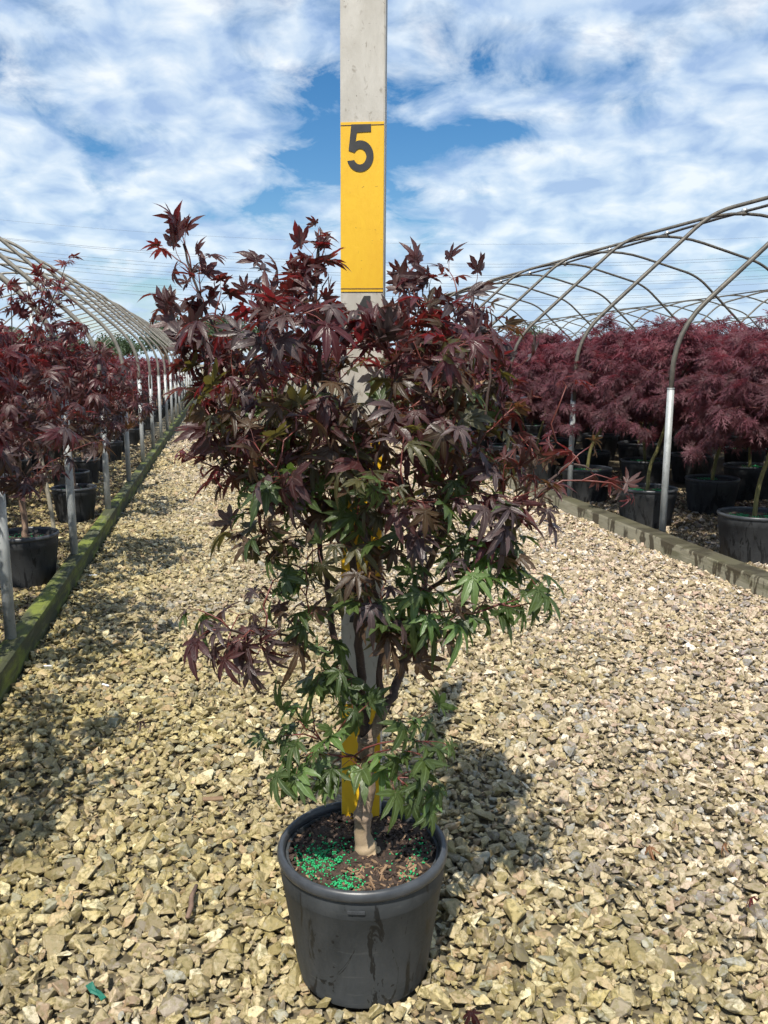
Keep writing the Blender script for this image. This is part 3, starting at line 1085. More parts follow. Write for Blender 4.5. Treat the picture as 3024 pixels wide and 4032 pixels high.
# ------------------------------------------------------------------ pots
def pot_part(parent, r0, r1, h, mat, rim_mat, sides=64, mark=True):
    mb_ = MB()
    mb_.lathe([(0.0, 0.006), (r0 - 0.012, 0.006), (r0 - 0.008, 0.0), (r0, 0.004), (r0 + 0.002, 0.014), (r0 + (r1 - r0) * 0.78, h * 0.775), (r0 + (r1 - r0) * 0.785 + 0.0012, h * 0.782),
               (r1 - 0.009, h - 0.030), (r1 - 0.009, h - 0.020), (r1 - 0.024, h - 0.016), (r1 - 0.034, h * 0.62), (r1 - 0.040, h * 0.55)], sides)
    p = mb_.build('pot', mat, parent)
    auto_smooth(p, 40)
    mb_ = MB()
    c = [(r1 - 0.0085 + 0.0085 * math.cos(a), h - 0.0125 + 0.0125 * math.sin(a)) for a in np.linspace(-2.2, 4.0, 14)]
    mb_.lathe(c + [c[0]], sides)
    rm = mb_.build('rim', rim_mat, p)
    if mark:
        mb_ = MB()
        rr = r0 + (r1 - r0) * 0.90
        for a0 in np.linspace(-2.24, -2.08, 6):
            ca, sa = math.cos(a0), math.sin(a0)
            mb_.box((-0.0028, -0.002, 0), (0.0028, 0.0016, 0.0055))
            v_ = mb_.v[-1]
            mb_.v[-1] = np.stack([rr * ca - v_[:, 0] * sa - v_[:, 1] * -ca, rr * sa + v_[:, 0] * ca + v_[:, 1] * sa, v_[:, 2] + h - 0.046], 1)
        mb_.build('moulded_mark', rim_mat, p, smooth=False)
    return p, rm


def soil_part(parent, r, z, n_chip=0, bumpy=0.006, sides=40):
    mb_ = MB()
    rings = 10
    v = [(0, 0, z + 0.008)]
    for i in range(1, rings + 1):
        rr = r * i / rings
        for j in range(sides):
            a = 2 * math.pi * j / sides
            x, y = rr * math.cos(a), rr * math.sin(a)
            v.append((x, y, z + bumpy * noise.noise((x * 22, y * 22, 1.3)) + bumpy * noise.noise((x * 70, y * 70, 5)) * 0.7 + 0.008 * (1 - i / rings) - (0.006 if i == rings else 0)))
    f = [(0, 1 + j, 1 + (j + 1) % sides) for j in range(sides)]
    for i in range(rings - 1):
        for j in range(sides):
            j2 = (j + 1) % sides
            f.append((1 + i * sides + j, 1 + (i + 1) * sides + j, 1 + (i + 1) * sides + j2, 1 + i * sides + j2))
    mb_.add(v, f)
    s = mb_.build('soil', M['soil'], parent)
    return s


def chips(parent, r, z, n, mats, pale_bias=None):
    mb_ = MB()
    r2 = random.Random(4)
    for _ in range(n):
        a, rr = r2.uniform(0, 6.283), r * math.sqrt(r2.random())
        x, y = rr * math.cos(a), rr * math.sin(a)
        l, w, h = 0.003 + 0.013 * r2.random() ** 2, r2.uniform(0.0015, 0.0045), r2.uniform(0.0006, 0.0025)
        pale = 1 if (pale_bias and r2.random() < pale_bias(x, y)) else 0
        if pale:
            l *= 1.3; w *= 0.7
        m3 = Euler((r2.uniform(-.5, .5), r2.uniform(-.5, .5), r2.uniform(0, 6.283))).to_matrix()
        vv = [(sx * l, sy * w * (1 - 0.5 * (sx > 0)), sz * h) for sx in (-1, 1) for sy in (-1, 1) for sz in (-1, 1)]
        vv = [m3 @ Vector(q) for q in vv]
        mb_.add([(q.x + x, q.y + y, q.z + z + 0.006) for q in vv], [(0, 1, 3, 2), (4, 6, 7, 5), (0, 4, 5, 1), (2, 3, 7, 6), (0, 2, 6, 4), (1, 5, 7, 3)], pale)
    o = mb_.build('bark_chips', mats, parent, smooth=False)
    o['kind'] = 'stuff'
    return o


OCT = (np.array([(1, 0, 0), (-1, 0, 0), (0, 1, 0), (0, -1, 0), (0, 0, 1), (0, 0, -1)], float),
       [(0, 2, 4), (2, 1, 4), (1, 3, 4), (3, 0, 4), (2, 0, 5), (1, 2, 5), (3, 1, 5), (0, 3, 5)])


def ico_template():
    bm = bmesh.new()
    bmesh.ops.create_icosphere(bm, subdivisions=1, radius=1)
    v = np.array([q.co[:] for q in bm.verts])
    f = [tuple(q.index for q in face.verts) for face in bm.faces]
    bm.free()
    return v, f


ICO = ico_template()


def granules(parent, spots, z, rmax, tpl, size=0.0021, seed=3):
    mb_ = MB()
    r2 = random.Random(seed)
    for cx_, cy_, sd, n_ in spots:
        k = 0
        while k < n_:
            x, y = r2.gauss(cx_, sd), r2.gauss(cy_, sd * 0.75)
            k += 1
            if math.hypot(x, y) > rmax:
                continue
            s = size * r2.uniform(0.8, 1.25)
            mb_.add(tpl[0] * s + np.array([x, y, z + r2.uniform(0.001, 0.010)]), tpl[1])
    o = mb_.build('fertiliser_granules', M['granule'], parent)
    o['kind'] = 'stuff'
    return o


# ------------------------------------------------------------------ the measured maple in front
PD = 1.646                       # horizontal distance of the pot's axis
pot_xyz = np.array([0.267, 1.607, 0.0])
main = empty('potted_maple', (0, 0, 0))
tag(main, 'tall maroon and green Japanese maple in a dusty black pot, front centre', 'potted tree')
ph = empty('tmp', (0, 0, 0))
bpy.data.objects.remove(ph)
p_, rm_ = pot_part(main, 0.139, 0.1805, 0.288, M['pot'], M['rim'], 96)
p_.location = pot_xyz
p_.rotation_euler = (0, 0, 0.35)
s_ = soil_part(main, 0.162, 0.262, bumpy=0.010, sides=64)
s_.location = pot_xyz
ch_ = chips(main, 0.150, 0.262, 1100, [M['chip'], M['chip_pale']], lambda x, y: 0.45 if (y < -0.05 and x > -0.05) else 0.06)
ch_.location = pot_xyz
gr_ = granules(main, [(-0.085, -0.01, 0.034, 620), (-0.108, -0.045, 0.022, 200), (-0.055, -0.112, 0.018, 300), (0.115, -0.055, 0.024, 70), (0.085, -0.11, 0.014, 40), (0.125, -0.01, 0.02, 40), (0.0, -0.02, 0.09, 90), (-0.05, 0.05, 0.05, 60)], 0.262, 0.147, ICO)
gr_.location = pot_xyz

T = Tree(11)
TD = PD - 0.02


def q(x, y, o=0.0):
    return at(x, y, TD + o)


base = q(1441, 3318)
base[2] = 0.262
trunk = Tree(1)
trunk.stem([base + np.array([0.016, -0.012, -0.02]), base + np.array([0, 0, 0.006]), q(1432, 3223), q(1440, 3112), q(1446, 3012), q(1442, 2911), q(1440, 2880)], 0.0245, 0.0145, 6, 0.0012)
pth, rad = trunk.stems[0]
rad = np.interp(np.linspace(0, 1, len(rad)), [0, .10, .17, .28, .45, .8, 1], [0.033, 0.028, 0.0215, 0.0175, 0.0160, 0.0175, 0.0165])
trunk.stems[0] = (pth, rad)
mbt = MB()
k_ = len(rad)
pp = np.array([np.interp(np.linspace(0, k_ - 1, 70), np.arange(k_), pth[:, c_]) for c_ in range(3)]).T
rr_ = np.interp(np.linspace(0, k_ - 1, 70), np.arange(k_), rad)
for ks, kh, kw in ((13, .16, 2.0), (24, .22, 1.6), (35, .14, 1.8), (46, .24, 1.7), (57, .18, 2.0)):        # knots and old leaf scars
    rr_ *= 1 + kh * np.exp(-((np.arange(70) - ks) / kw) ** 2)
pp[:, 0] += 0.0035 * np.sin(np.arange(70) * 0.23)
rr_ *= 1 + 0.035 * np.random.default_rng(5).normal(0, 1, 70)
mbt.tube(pp, rr_, 16)
for ang, ln in ():       # root flare
    d = np.array([math.cos(ang), math.sin(ang), 0])
    mbt.tube([base + d * 0.008 + (0, 0, 0.030), base + d * 0.022 + (0, 0, 0.016), base + d * ln + (0, 0, 0.004), base + d * (ln + 0.02) + (0, 0, -0.008)], [0.018, 0.015, 0.009, 0.004], 8)
mbt.tube([q(1440, 2930), q(1462, 2890), q(1485, 2860), q(1506, 2800), q(1512, 2780)], [0.013, 0.0135, 0.0125, 0.012, 0.0118], 12)
mbt.build('trunk', M['bark'], main)

A = [q(1442, 2900), q(1434, 2833), q(1425, 2700), q(1410, 2500, -.01), q(1402, 2300, -.02), q(1368, 2100, -.04), q(1325, 1850, -.05), q(1290, 1600, -.05), q(1250, 1380, -.06), q(1240, 1150, -.07), q(1258, 960, -.08)]
B = [q(1412, 2720), q(1385, 2670), q(1316, 2515, .01), q(1290, 2315, .02), q(1258, 2151, .02), q(1212, 1987, .03), q(1094, 1732, .04), q(930, 1450, .05), q(790, 1180, .05), q(722, 960, .05)]
Dd = [q(1500, 2815), q(1500, 2720, -.01), q(1495, 2500, -.03), q(1465, 2280, -.05), q(1450, 2050, -.08), q(1475, 1850, -.12), q(1530, 1600, -.14), q(1575, 1400, -.14)]
Cc = [q(1508, 2795), q(1553, 2716, .02), q(1604, 2550, .04), q(1640, 2400, .06), q(1700, 2200, .08), q(1770, 1950, .10), q(1815, 1700, .10), q(1830, 1400, .08), q(1800, 1180, .06)]
Ee = [q(1690, 2230, .08), q(1760, 2060, .0), q(1850, 1850, -.02), q(1920, 1600, -.04), q(1930, 1350, -.04)]
Gg = [q(1636, 2370, .05), q(1760, 2270, -.01), q(1900, 2200, -.06), q(2010, 2100, -.09), q(2130, 1940, -.10), q(2240, 1830, -.10), q(2330, 1850, -.10)]
Hh = [q(1330, 2560, .0), q(1251, 2594 - 30, -.05), q(1121, 2500, -.12), q(990, 2500, -.18), q(860, 2470, -.22)]
Kk = [q(1300, 2330, .02), q(1200, 2250, -.04), q(1080, 2200, -.08)]
for pts, r0, r1 in ((A, .0125, .0022), (B, .0095, .0020), (Dd, .0085, .0022), (Cc, .0115, .0022), (Ee, .0060, .0020), (Gg, .0052, .0016), (Hh, .0036, .0014), (Kk, .003, .0013)):
    T.stem(pts, r0, r1)
Ii = [q(1440, 3010), q(1360, 2960, -.04), q(1250, 2910, -.07)]
Jj = [q(1490, 2870), q(1580, 2840, -.02), q(1660, 2860, -.03)]
for pts in (Ii, Jj):
    T.stem(pts, .0026, .0012)

SHAPE_ALL = [0, 1, 2, 3, 4, 5, 6, 7, 8, 9, 10]
HI = 0.0455
T.mult = 1.5
poly = np.array([(800, 1180), (900, 1230), (1000, 1160), (1180, 1090), (1290, 1130), (1420, 1290), (1560, 1270), (1640, 1160), (1720, 1190), (1800, 1180), (1880, 1260), (1930, 1400), (2000, 1600), (2030, 1780), (1950, 1900), (1750, 1990), (1500, 2060),
                 (1250, 2000), (1020, 1900), (880, 1800), (800, 1650), (760, 1450), (740, 1280)], float)


def inside(p):
    x, y = p
    c = False
    j = len(poly) - 1
    for i in range(len(poly)):
        xi, yi = poly[i]
        xj, yj = poly[j]
        if (yi > y) != (yj > y) and x < (xj - xi) * (y - yi) / (yj - yi) + xi:
            c = not c
        j = i
    return c


axis_mid = at(1430, 1650, TD)
tips = []
r3 = np.random.default_rng(21)
while len(tips) < 240:
    p = r3.uniform((740, 1090), (2060, 2060))
    if not inside(p):
        continue
    prof = max(0.2, 1 - ((p[0] - 1400) / 760) ** 2)
    d = float(np.clip(r3.normal(0, 0.16), -0.30, 0.30)) * math.sqrt(prof)
    if 1300 < p[0] < 1570 and p[1] < 1270 and d < 0.14:
        continue
    if 1290 < p[0] < 1580 and p[1] < 1640 and d < 0.14 and r3.random() < 0.30:
        continue
    tips.append((p[0], p[1], d))
tips.sort(key=lambda t: -t[1])
for x, y, d in tips:
    h = (y - 1100) / 950.0
    if h > 0.72:
        mats = ['bronze', 'green', 'olive', 'maroon', 'green', 'purple', 'olive']
    elif h > 0.45:
        mats = ['bronze', 'maroon', 'olive', 'bronze', 'maroon', 'olive', 'green'] if d > -.1 else ['maroon', 'purple', 'bronze', 'olive', 'bronze', 'maroon']
    else:
        mats = ['maroon', 'maroon', 'bronze', 'purple', 'wine', 'bronze', 'wine', 'olive'] if h > 0.25 else ['maroon', 'wine', 'maroon', 'purple', 'wine']
    T.twig(q(x, y, d), int(r3.integers(4, 7)), HI, mats, SHAPE_ALL, out_from=axis_mid)

# shoots that stand up out of the crown
for x, y, d, nl, mats in [(712, 905, .05, 3, ['wine', 'maroon']), (660, 990, .05, 3, ['maroon', 'wine']), (790, 1040, .04, 7, ['maroon']), (760, 1130, .05, 7, ['maroon', 'purple']), (700, 1200, .02, 7, ['maroon', 'purple']),
                          (870, 1150, .05, 6, ['maroon']), (700, 1330, .0, 6, ['maroon', 'purple']), (640, 1180, .04, 5, ['purple', 'maroon']), (1980, 1300, .05, 6, ['maroon', 'bronze']), (2020, 1450, .03, 6, ['maroon', 'purple']), (2060, 1580, .0, 6, ['maroon', 'bronze']), (1255, 900, -.07, 6, ['wine', 'maroon']), (1285, 1010, -.08, 6, ['maroon', 'wine']), (1180, 1060, -.04, 6, ['maroon']), (1040, 1090, .0, 8, ['maroon', 'purple']),
                          (1600, 1040, .1, 6, ['maroon']), (1560, 1130, .1, 6, ['maroon']), (1770, 1070, .08, 6, ['maroon']), (1870, 1130, .02, 7, ['maroon', 'purple']), (1930, 1220, .0, 7, ['maroon', 'bronze']), (1690, 1130, .1, 4, ['maroon']), (1180, 1100, -.05, 6, ['maroon', 'wine']), (1230, 1000, -.08, 6, ['wine', 'maroon']), (1285, 960, -.09, 6, ['wine', 'maroon']), (1295, 1090, -.08, 6, ['maroon']), (1250, 1190, -.1, 6, ['maroon', 'purple']), (1150, 1190, -.08, 6, ['maroon', 'bronze']), (1080, 1120, -.03, 6, ['maroon']), (990, 1170, .0, 6, ['maroon', 'wine']), (1100, 1260, -.1, 6, ['maroon', 'purple']), (1570, 1190, .05, 6, ['maroon']), (1600, 1120, .08, 5, ['maroon', 'wine']), (1650, 1230, .02, 6, ['maroon', 'bronze']), (1620, 1330, -.06, 6, ['wine', 'maroon']), (1430, 1330, -.20, 5, ['purple', 'wine']), (1350, 1300, -.17, 5, ['purple', 'maroon']), (1415, 1240, -.20, 4, ['purple', 'wine']), (1500, 1235, -.20, 4, ['wine', 'purple']), (1400, 1330, -.16, 6, ['purple', 'maroon', 'wine']), (1490, 1320, -.18, 6, ['wine', 'purple']), (1560, 1330, -.14, 6, ['wine', 'maroon'])]:
    T.twig(q(x, y, d), nl, HI * 0.92, mats, [0, 1, 3, 5, 6], up_bias=0.35, droop=-0.10, jit=0.6, out_from=None)
# left flank, lower left cluster
for x, y, d, nl, mats in [(760, 1330, -.05, 6, ['maroon', 'purple']), (790, 1560, -.05, 6, ['maroon', 'purple']), (850, 1790, -.05, 6, ['maroon', 'bronze']), (930, 1880, -.08, 6, ['bronze', 'maroon', 'green']), (1000, 1960, -.1, 6, ['bronze', 'green']),
                          (830, 2480, -.22, 6, ['purple', 'maroon']), (780, 2400, -.2, 4, ['purple', 'green']), (900, 2540, -.22, 6, ['purple', 'purple', 'maroon']), (940, 2420, -.18, 6, ['purple']), (1010, 2480, -.17, 6, ['purple', 'maroon']),
                          (1060, 2330, -.10, 6, ['purple', 'bronze']), (1130, 2250, -.08, 6, ['green', 'purple', 'lime']), (1010, 2580, -.18, 4, ['purple']), (1150, 2420, -.12, 5, ['green', 'bronze']), (1230, 2150, -.02, 6, ['green']), (1180, 2060, -.05, 6, ['green', 'bronze']),
                          (1300, 2500, -.06, 4, ['green']), (1270, 2640, -.05, 4, ['green']), (1360, 2680, -.08, 4, ['green']), (1380, 2760, -.08, 3, ['green', 'lime'])]:
    T.twig(q(x, y, d), nl, HI * 1.02, mats, SHAPE_ALL, up_bias=0.8, droop=0.35, jit=0.35, out_from=axis_mid)
# right green cluster
for x, y, d, nl, mats in [(1700, 2130, -.06, 7, ['green', 'lime', 'bronze']), (1800, 2060, -.08, 7, ['green', 'purple']), (1900, 2030, -.12, 6, ['purple', 'wine']), (1990, 2010, -.14, 5, ['purple']), (1920, 2130, -.1, 7, ['lime', 'green', 'lime']),
                          (2010, 2130, -.10, 6, ['green']), (2070, 2260, -.12, 4, ['green']), (1860, 2260, -.12, 5, ['green', 'lime']), (1760, 2350, -.14, 6, ['lime', 'lime', 'green', 'bronze']), (1660, 2400, -.14, 6, ['lime', 'lime', 'green', 'olive']), (1850, 2420, -.14, 5, ['green']),
                          (1740, 2480, -.14, 5, ['green', 'bronze']), (1620, 2260, -.10, 6, ['green']), (1560, 2180, -.10, 7, ['green', 'purple']), (1640, 2050, -.12, 7, ['purple', 'green', 'bronze']), (1540, 2480, -.12, 4, ['green', 'bronze']), (1480, 2120, -.14, 6, ['green', 'bronze'])]:
    T.twig(q(x, y, d), nl, HI * 1.05, mats, SHAPE_ALL, up_bias=0.85, droop=0.30, jit=0.34, out_from=axis_mid)
for x, y, d, nl, mats in [(1950, 2250, -.1, 5, ['green', 'lime']), (2080, 2330, -.12, 4, ['green']), (2130, 2380, -.12, 2, ['green']), (1900, 2370, -.12, 4, ['lime', 'green']), (1990, 2190, -.12, 5, ['green', 'bronze']), (1800, 2200, -.14, 6, ['green', 'lime', 'purple']),
                          (1590, 1720, -.26, 3, ['olive', 'purple', 'lime']), (1680, 2300, -.16, 5, ['green', 'lime'])]:
    T.twig(q(x, y, d), nl, HI * 1.05, mats, SHAPE_ALL, up_bias=0.85, droop=0.25, jit=0.34, out_from=axis_mid)
for x, y, d, nl, mats in [(1450, 2350, -.15, 2, ['green', 'olive', 'bronze']), (1500, 2430, -.14, 2, ['green', 'bronze']), (1330, 2300, -.10, 4, ['green', 'bronze', 'olive']), (1250, 2390, -.10, 4, ['bronze', 'purple', 'green']), (1180, 2310, -.10, 4, ['purple', 'green']),
                          (1120, 2140, -.10, 5, ['bronze', 'green', 'olive']), (1210, 2200, -.10, 5, ['green', 'olive']), (1060, 2060, -.08, 5, ['bronze', 'maroon', 'olive']), (1320, 2140, -.14, 5, ['olive', 'green', 'purple']), (1420, 2230, -.15, 4, ['green', 'purple', 'bronze']), (1520, 2290, -.15, 5, ['green', 'purple', 'olive']),
                          (1330, 2620, -.08, 2, ['green']), (1580, 2560, -.08, 2, ['green', 'bronze']), (960, 2080, -.06, 4, ['bronze', 'olive']), (1600, 2120, -.16, 5, ['purple', 'olive', 'bronze'])]:
    T.twig(q(x, y, d), nl, HI * 1.02, mats, SHAPE_ALL, up_bias=0.8, droop=0.30, jit=0.40, out_from=axis_mid)
# sparse reaching branch on the right
for x, y, d, nl, mats in [(2100, 1820, -.08, 4, ['maroon', 'bronze']), (2050, 1720, -.04, 4, ['maroon', 'purple']), (2190, 1740, -.08, 3, ['maroon', 'wine']), (2230, 1520, -.08, 1, ['wine']), (2320, 1760, -.10, 2, ['bronze', 'wine']), (2420, 1890, -.10, 2, ['wine', 'maroon', 'purple']), (2470, 1940, -.10, 2, ['wine', 'red']),
                          (2110, 1930, -.11, 4, ['wine', 'bronze']), (2150, 2000, -.12, 3, ['purple'])]:
    T.twig(q(x, y, d), nl, HI * 0.92, mats, SHAPE_ALL, up_bias=0.6, droop=0.4, jit=0.45)
# low green shoots round the stem
for x, y, d, nl in [(1090, 2900, -.09, 4), (1180, 2840, -.08, 4), (1130, 3020, -.10, 4), (1240, 2960, -.10, 4), (1290, 3050, -.09, 3), (1330, 2880, -.08, 4), (1230, 2790, -.05, 3), (1380, 2990, -.07, 2),
                    (1600, 2830, -.06, 4), (1690, 2790, -.05, 4), (1720, 2920, -.07, 4), (1620, 2960, -.08, 4), (1590, 3080, -.08, 4), (1690, 3080, -.08, 4), (1660, 3150, -.08, 3), (1440, 2780, -.08, 2)]:
    T.twig(q(x, y, d), nl, HI * 1.12, ['green', 'green', 'green', 'lime'], [0, 1, 2, 3, 5, 7, 10], up_bias=0.7, droop=0.40, jit=0.3, out_from=at(1450, 2950, TD))
# one withered bunch by the stem, and the bright red winged seeds at the left
T.twig(q(1440, 2180, -.13), 4, HI * 0.6, ['dead'], [4, 6], jit=0.7, droop=0.6)
T.twig(q(740, 1790, -.08), 4, HI * 0.6, ['red'], [4, 2], jit=0.6)
T.twig(q(1860, 1500, -.1), 3, HI * 0.6, ['dead'], [4, 6], jit=0.7, droop=0.6)

T.wood('branch', M['bark_dark'], main, 8)
tw = T.wood('twigs', M['twig_red'], main, 4, 'twigs')
tw['kind'] = 'stuff'

keepers = []
for lf in T.leaves:
    x, y, z = proj(lf[0] + lf[1][:, 1] * lf[2] * 0.9)
    if 1318 < x < 1550 and y < 1185 and (lf[0] @ FH) < 1.80:
        continue
    if 1290 < x < 1560 and y > 3060 and (lf[0] @ FH) < 1.62:
        continue
    keepers.append((z, lf))
keepers.sort(key=lambda t: t[0] / t[1][2] ** 0.5)
for z, lf in keepers[:300]:
    leaf_object(lf, LEAF_HI, 'hi', main)
rest = [lf for z, lf in keepers[300:]]
names = ['maroon', 'wine', 'bronze', 'purple', 'green', 'olive', 'blush', 'lime', 'red', 'dead']
fo = link('foliage', join_leaves(rest, LEAF_HI, names, M['twig_red'], 'foliage'), main)
fo['kind'] = 'stuff'

# ------------------------------------------------------------------ measuring stake
stake = empty('measuring_stake', tuple(at(1424, 3205, 1.784)))
stake.location.z = 0.252
SB = 0.252
stake.rotation_euler = (0, R(0.42), -YAW - R(6.5))
tag(stake, 'white and yellow painted measuring stake standing in the pot behind the maple', 'measuring stake')
SW, STH = 0.0445, 0.036
mb = MB()
bm = bmesh.new()
bmesh.ops.create_cube(bm, size=1)
bmesh.ops.scale(bm, vec=(2 * SW, STH, 2.10), verts=bm.verts)
bmesh.ops.translate(bm, vec=(0, 0, 1.05), verts=bm.verts)
bmesh.ops.bevel(bm, geom=list(bm.edges), offset=0.002, segments=2, affect='EDGES')
me = bpy.data.meshes.new('board')
bm.to_mesh(me)
bm.free()
me.materials.append(M['white_paint'])
link('board', me, stake)
Z5, Z4, Z3, Z2, Z1 = 1.755 - SB, 1.4296 - SB, 1.1236 - SB, 0.8256 - SB, 0.536 - SB
for za, zb in ((Z4, Z5), (Z2, Z3), (0.001, Z1)):
    mb = MB()
    mb.box((-SW + 0.0012, -STH / 2 - 0.0016, za), (SW - 0.0012, -STH / 2 + 0.001, zb))
    o = mb.build('yellow_band', M['yellow_paint'], stake, smooth=False)
    for zz in ((za + 0.006, zb - 0.006) if za > 0.01 else (zb - 0.006,)):
        mb = MB()
        mb.box((-SW + 0.0012, -STH / 2 - 0.0021, zz - 0.0008), (SW - 0.0012, -STH / 2 - 0.0010, zz + 0.0008))
        mb.build('seam', M['bark_dark'], o, smooth=False)


def arc(cx_, cy_, r, a0, a1, k=18, ry=None):
    ry = ry or r
    return [(cx_ + r * math.cos(R(a0 + (a1 - a0) * i / k)), cy_ + ry * math.sin(R(a0 + (a1 - a0) * i / k))) for i in range(k + 1)]


# digits in a box 0.58 wide by 1.0 high, stroke about 0.16
five = [(0.08, 1.0), (0.52, 1.0), (0.52, 0.835), (0.215, 0.80), (0.185, 0.625)] + arc(0.275, 0.335, 0.30, 112, -195, 30, 0.335)[::1]
five = [(0.075, 1.0), (0.515, 1.0), (0.515, 0.84), (0.20, 0.80 + 0.03), (0.168, 0.62)] + arc(0.275, 0.335, 0.300, 108, -163, 30, 0.330) + [(0.145, 0.255)] + arc(0.272, 0.325, 0.140, -150, 105, 24, 0.165) + arc(0.272, 0.325, 0.140, 118, 150, 5, 0.165) + [(0.015, 0.455)]
two = arc(0.28, 0.72, 0.28, 172, -22, 22, 0.28) + [(0.235, 0.16), (0.56, 0.16), (0.56, 0.0), (0.0, 0.0), (0.02, 0.13), (0.36, 0.52)] + arc(0.28, 0.715, 0.125, -25, 178, 14, 0.125)
four = [(0.34, 1.0), (0.49, 1.0), (0.49, 0.37), (0.58, 0.37), (0.58, 0.22), (0.49, 0.22), (0.49, 0.0), (0.33, 0.0), (0.33, 0.22), (0.0, 0.22), (0.0, 0.38)]
four_hole = [(0.33, 0.37), (0.14, 0.37), (0.33, 0.72)]
one = [(0.20, 1.0), (0.36, 1.0), (0.36, 0.0), (0.20, 0.0), (0.20, 0.72), (0.06, 0.64), (0.06, 0.78)]
three = arc(0.26, 0.74, 0.27, 165, -62, 18, 0.26) + arc(0.26, 0.28, 0.30, 60, -165, 20, 0.28) + arc(0.26, 0.28, 0.14, -160, 88, 14, 0.14) + [(0.20, 0.44), (0.20, 0.57)] + arc(0.26, 0.74, 0.12, -85, 160, 14, 0.11)


def digit(shape, ztop, h, xl, depth, hole=None):
    cu = bpy.data.curves.new('digit', 'CURVE')
    cu.dimensions = '2D'
    cu.fill_mode = 'BOTH'
    cu.extrude = 0.0004
    for sh in (shape, hole):
        if not sh:
            continue
        s = cu.splines.new('POLY')
        s.points.add(len(sh) - 1)
        for pt, (x, y) in zip(s.points, sh):
            pt.co = (x * h, y * h, 0, 1)
        s.use_cyclic_u = True
    tmp = bpy.data.objects.new('tmp', cu)
    COL.objects.link(tmp)
    dg = bpy.context.evaluated_depsgraph_get()
    me_ = bpy.data.meshes.new_from_object(tmp.evaluated_get(dg))
    bpy.data.objects.remove(tmp)
    me_.name = 'digit'
    me_.materials.clear()
    me_.materials.append(M['black_paint'])
    o = link('digit', me_, stake)
    o.location = (xl, -STH / 2 - depth, ztop - h)
    o.rotation_euler = (R(90), 0, 0)
    return o


DH = 0.0895
digit(five, Z5 - 0.0045, DH, -0.0285, 0.0024)
digit(four, Z4 - 0.008, DH, -0.026, 0.0009, four_hole)
digit(three, Z3 - 0.010, DH, -0.026, 0.0024)
digit(two, Z2 - 0.010, DH, -0.026, 0.0009)
digit(one, Z1 - 0.012, DH, -0.020, 0.0024)

# ------------------------------------------------------------------ row plants: prototypes
def broad_crown(seed, top, bot, rad, n_tips, shoots, nparts, colours):
    t = Tree(seed)
    r = np.random.default_rng(seed)
    h0 = 0.26
    t.stem([(0, 0, h0 - 0.02), (0.004, 0.01, h0 + 0.12), (-0.01, 0, h0 + 0.28), (0, 0.01, bot)], .019, .013, 5, .002)
    for k in range(6):
        a = k * 1.05 + r.uniform(-.3, .3)
        d = np.array([math.cos(a), math.sin(a), 0])
        b0 = np.array([-0.006, 0.004, h0 + 0.26 + 0.03 * k])
        t.stem([b0, b0 + d * 0.05 + (0, 0, 0.10), b0 + d * rad * 0.42 + (0, 0, (top - bot) * .45), b0 + d * rad * 0.68 + (0, 0, (top - bot) * .80)], .008, .002)
    c = np.array([0, 0, (top + bot) / 2])
    tl = []
    while len(tl) < n_tips:
        v = r.normal(0, 1, 3)
        v /= np.linalg.norm(v)
        u = r.uniform(0.35, 1.0) ** 0.6
        p = c + v * u * np.array([rad, rad, (top - bot) / 2])
        p[:2] *= 1.0 + 0.25 * (p[2] < c[2])
        tl.append(p)
    tl.sort(key=lambda p: p[2])
    for p in tl:
        k = (p[2] - bot) / (top - bot)
        mats = colours[0] if k > 0.72 else colours[1] if k > 0.35 else colours[2]
        t.twig(p, int(r.integers(5, 9)), 0.058, mats, [0, 1, 1, 2], out_from=c * np.array([1, 1, .8]), addnodes=True, jit=.38)
    for x, y, z in shoots:
        t.stem([(x * .3, y * .3, top - .25), (x * .8, y * .8, (top + z) / 2 - .05), (x, y, z)], .004, .0015, 4)
        for zz in np.linspace(top - 0.05, z, 4):
            kx = (zz - top + .25) / (z - top + .25)
            t.twig((x * kx + r.normal(0, .03), y * kx + r.normal(0, .03), zz + .02), 5, 0.05, colours[0], [0, 1], up_bias=.3, droop=-.1, jit=.6)
    return t


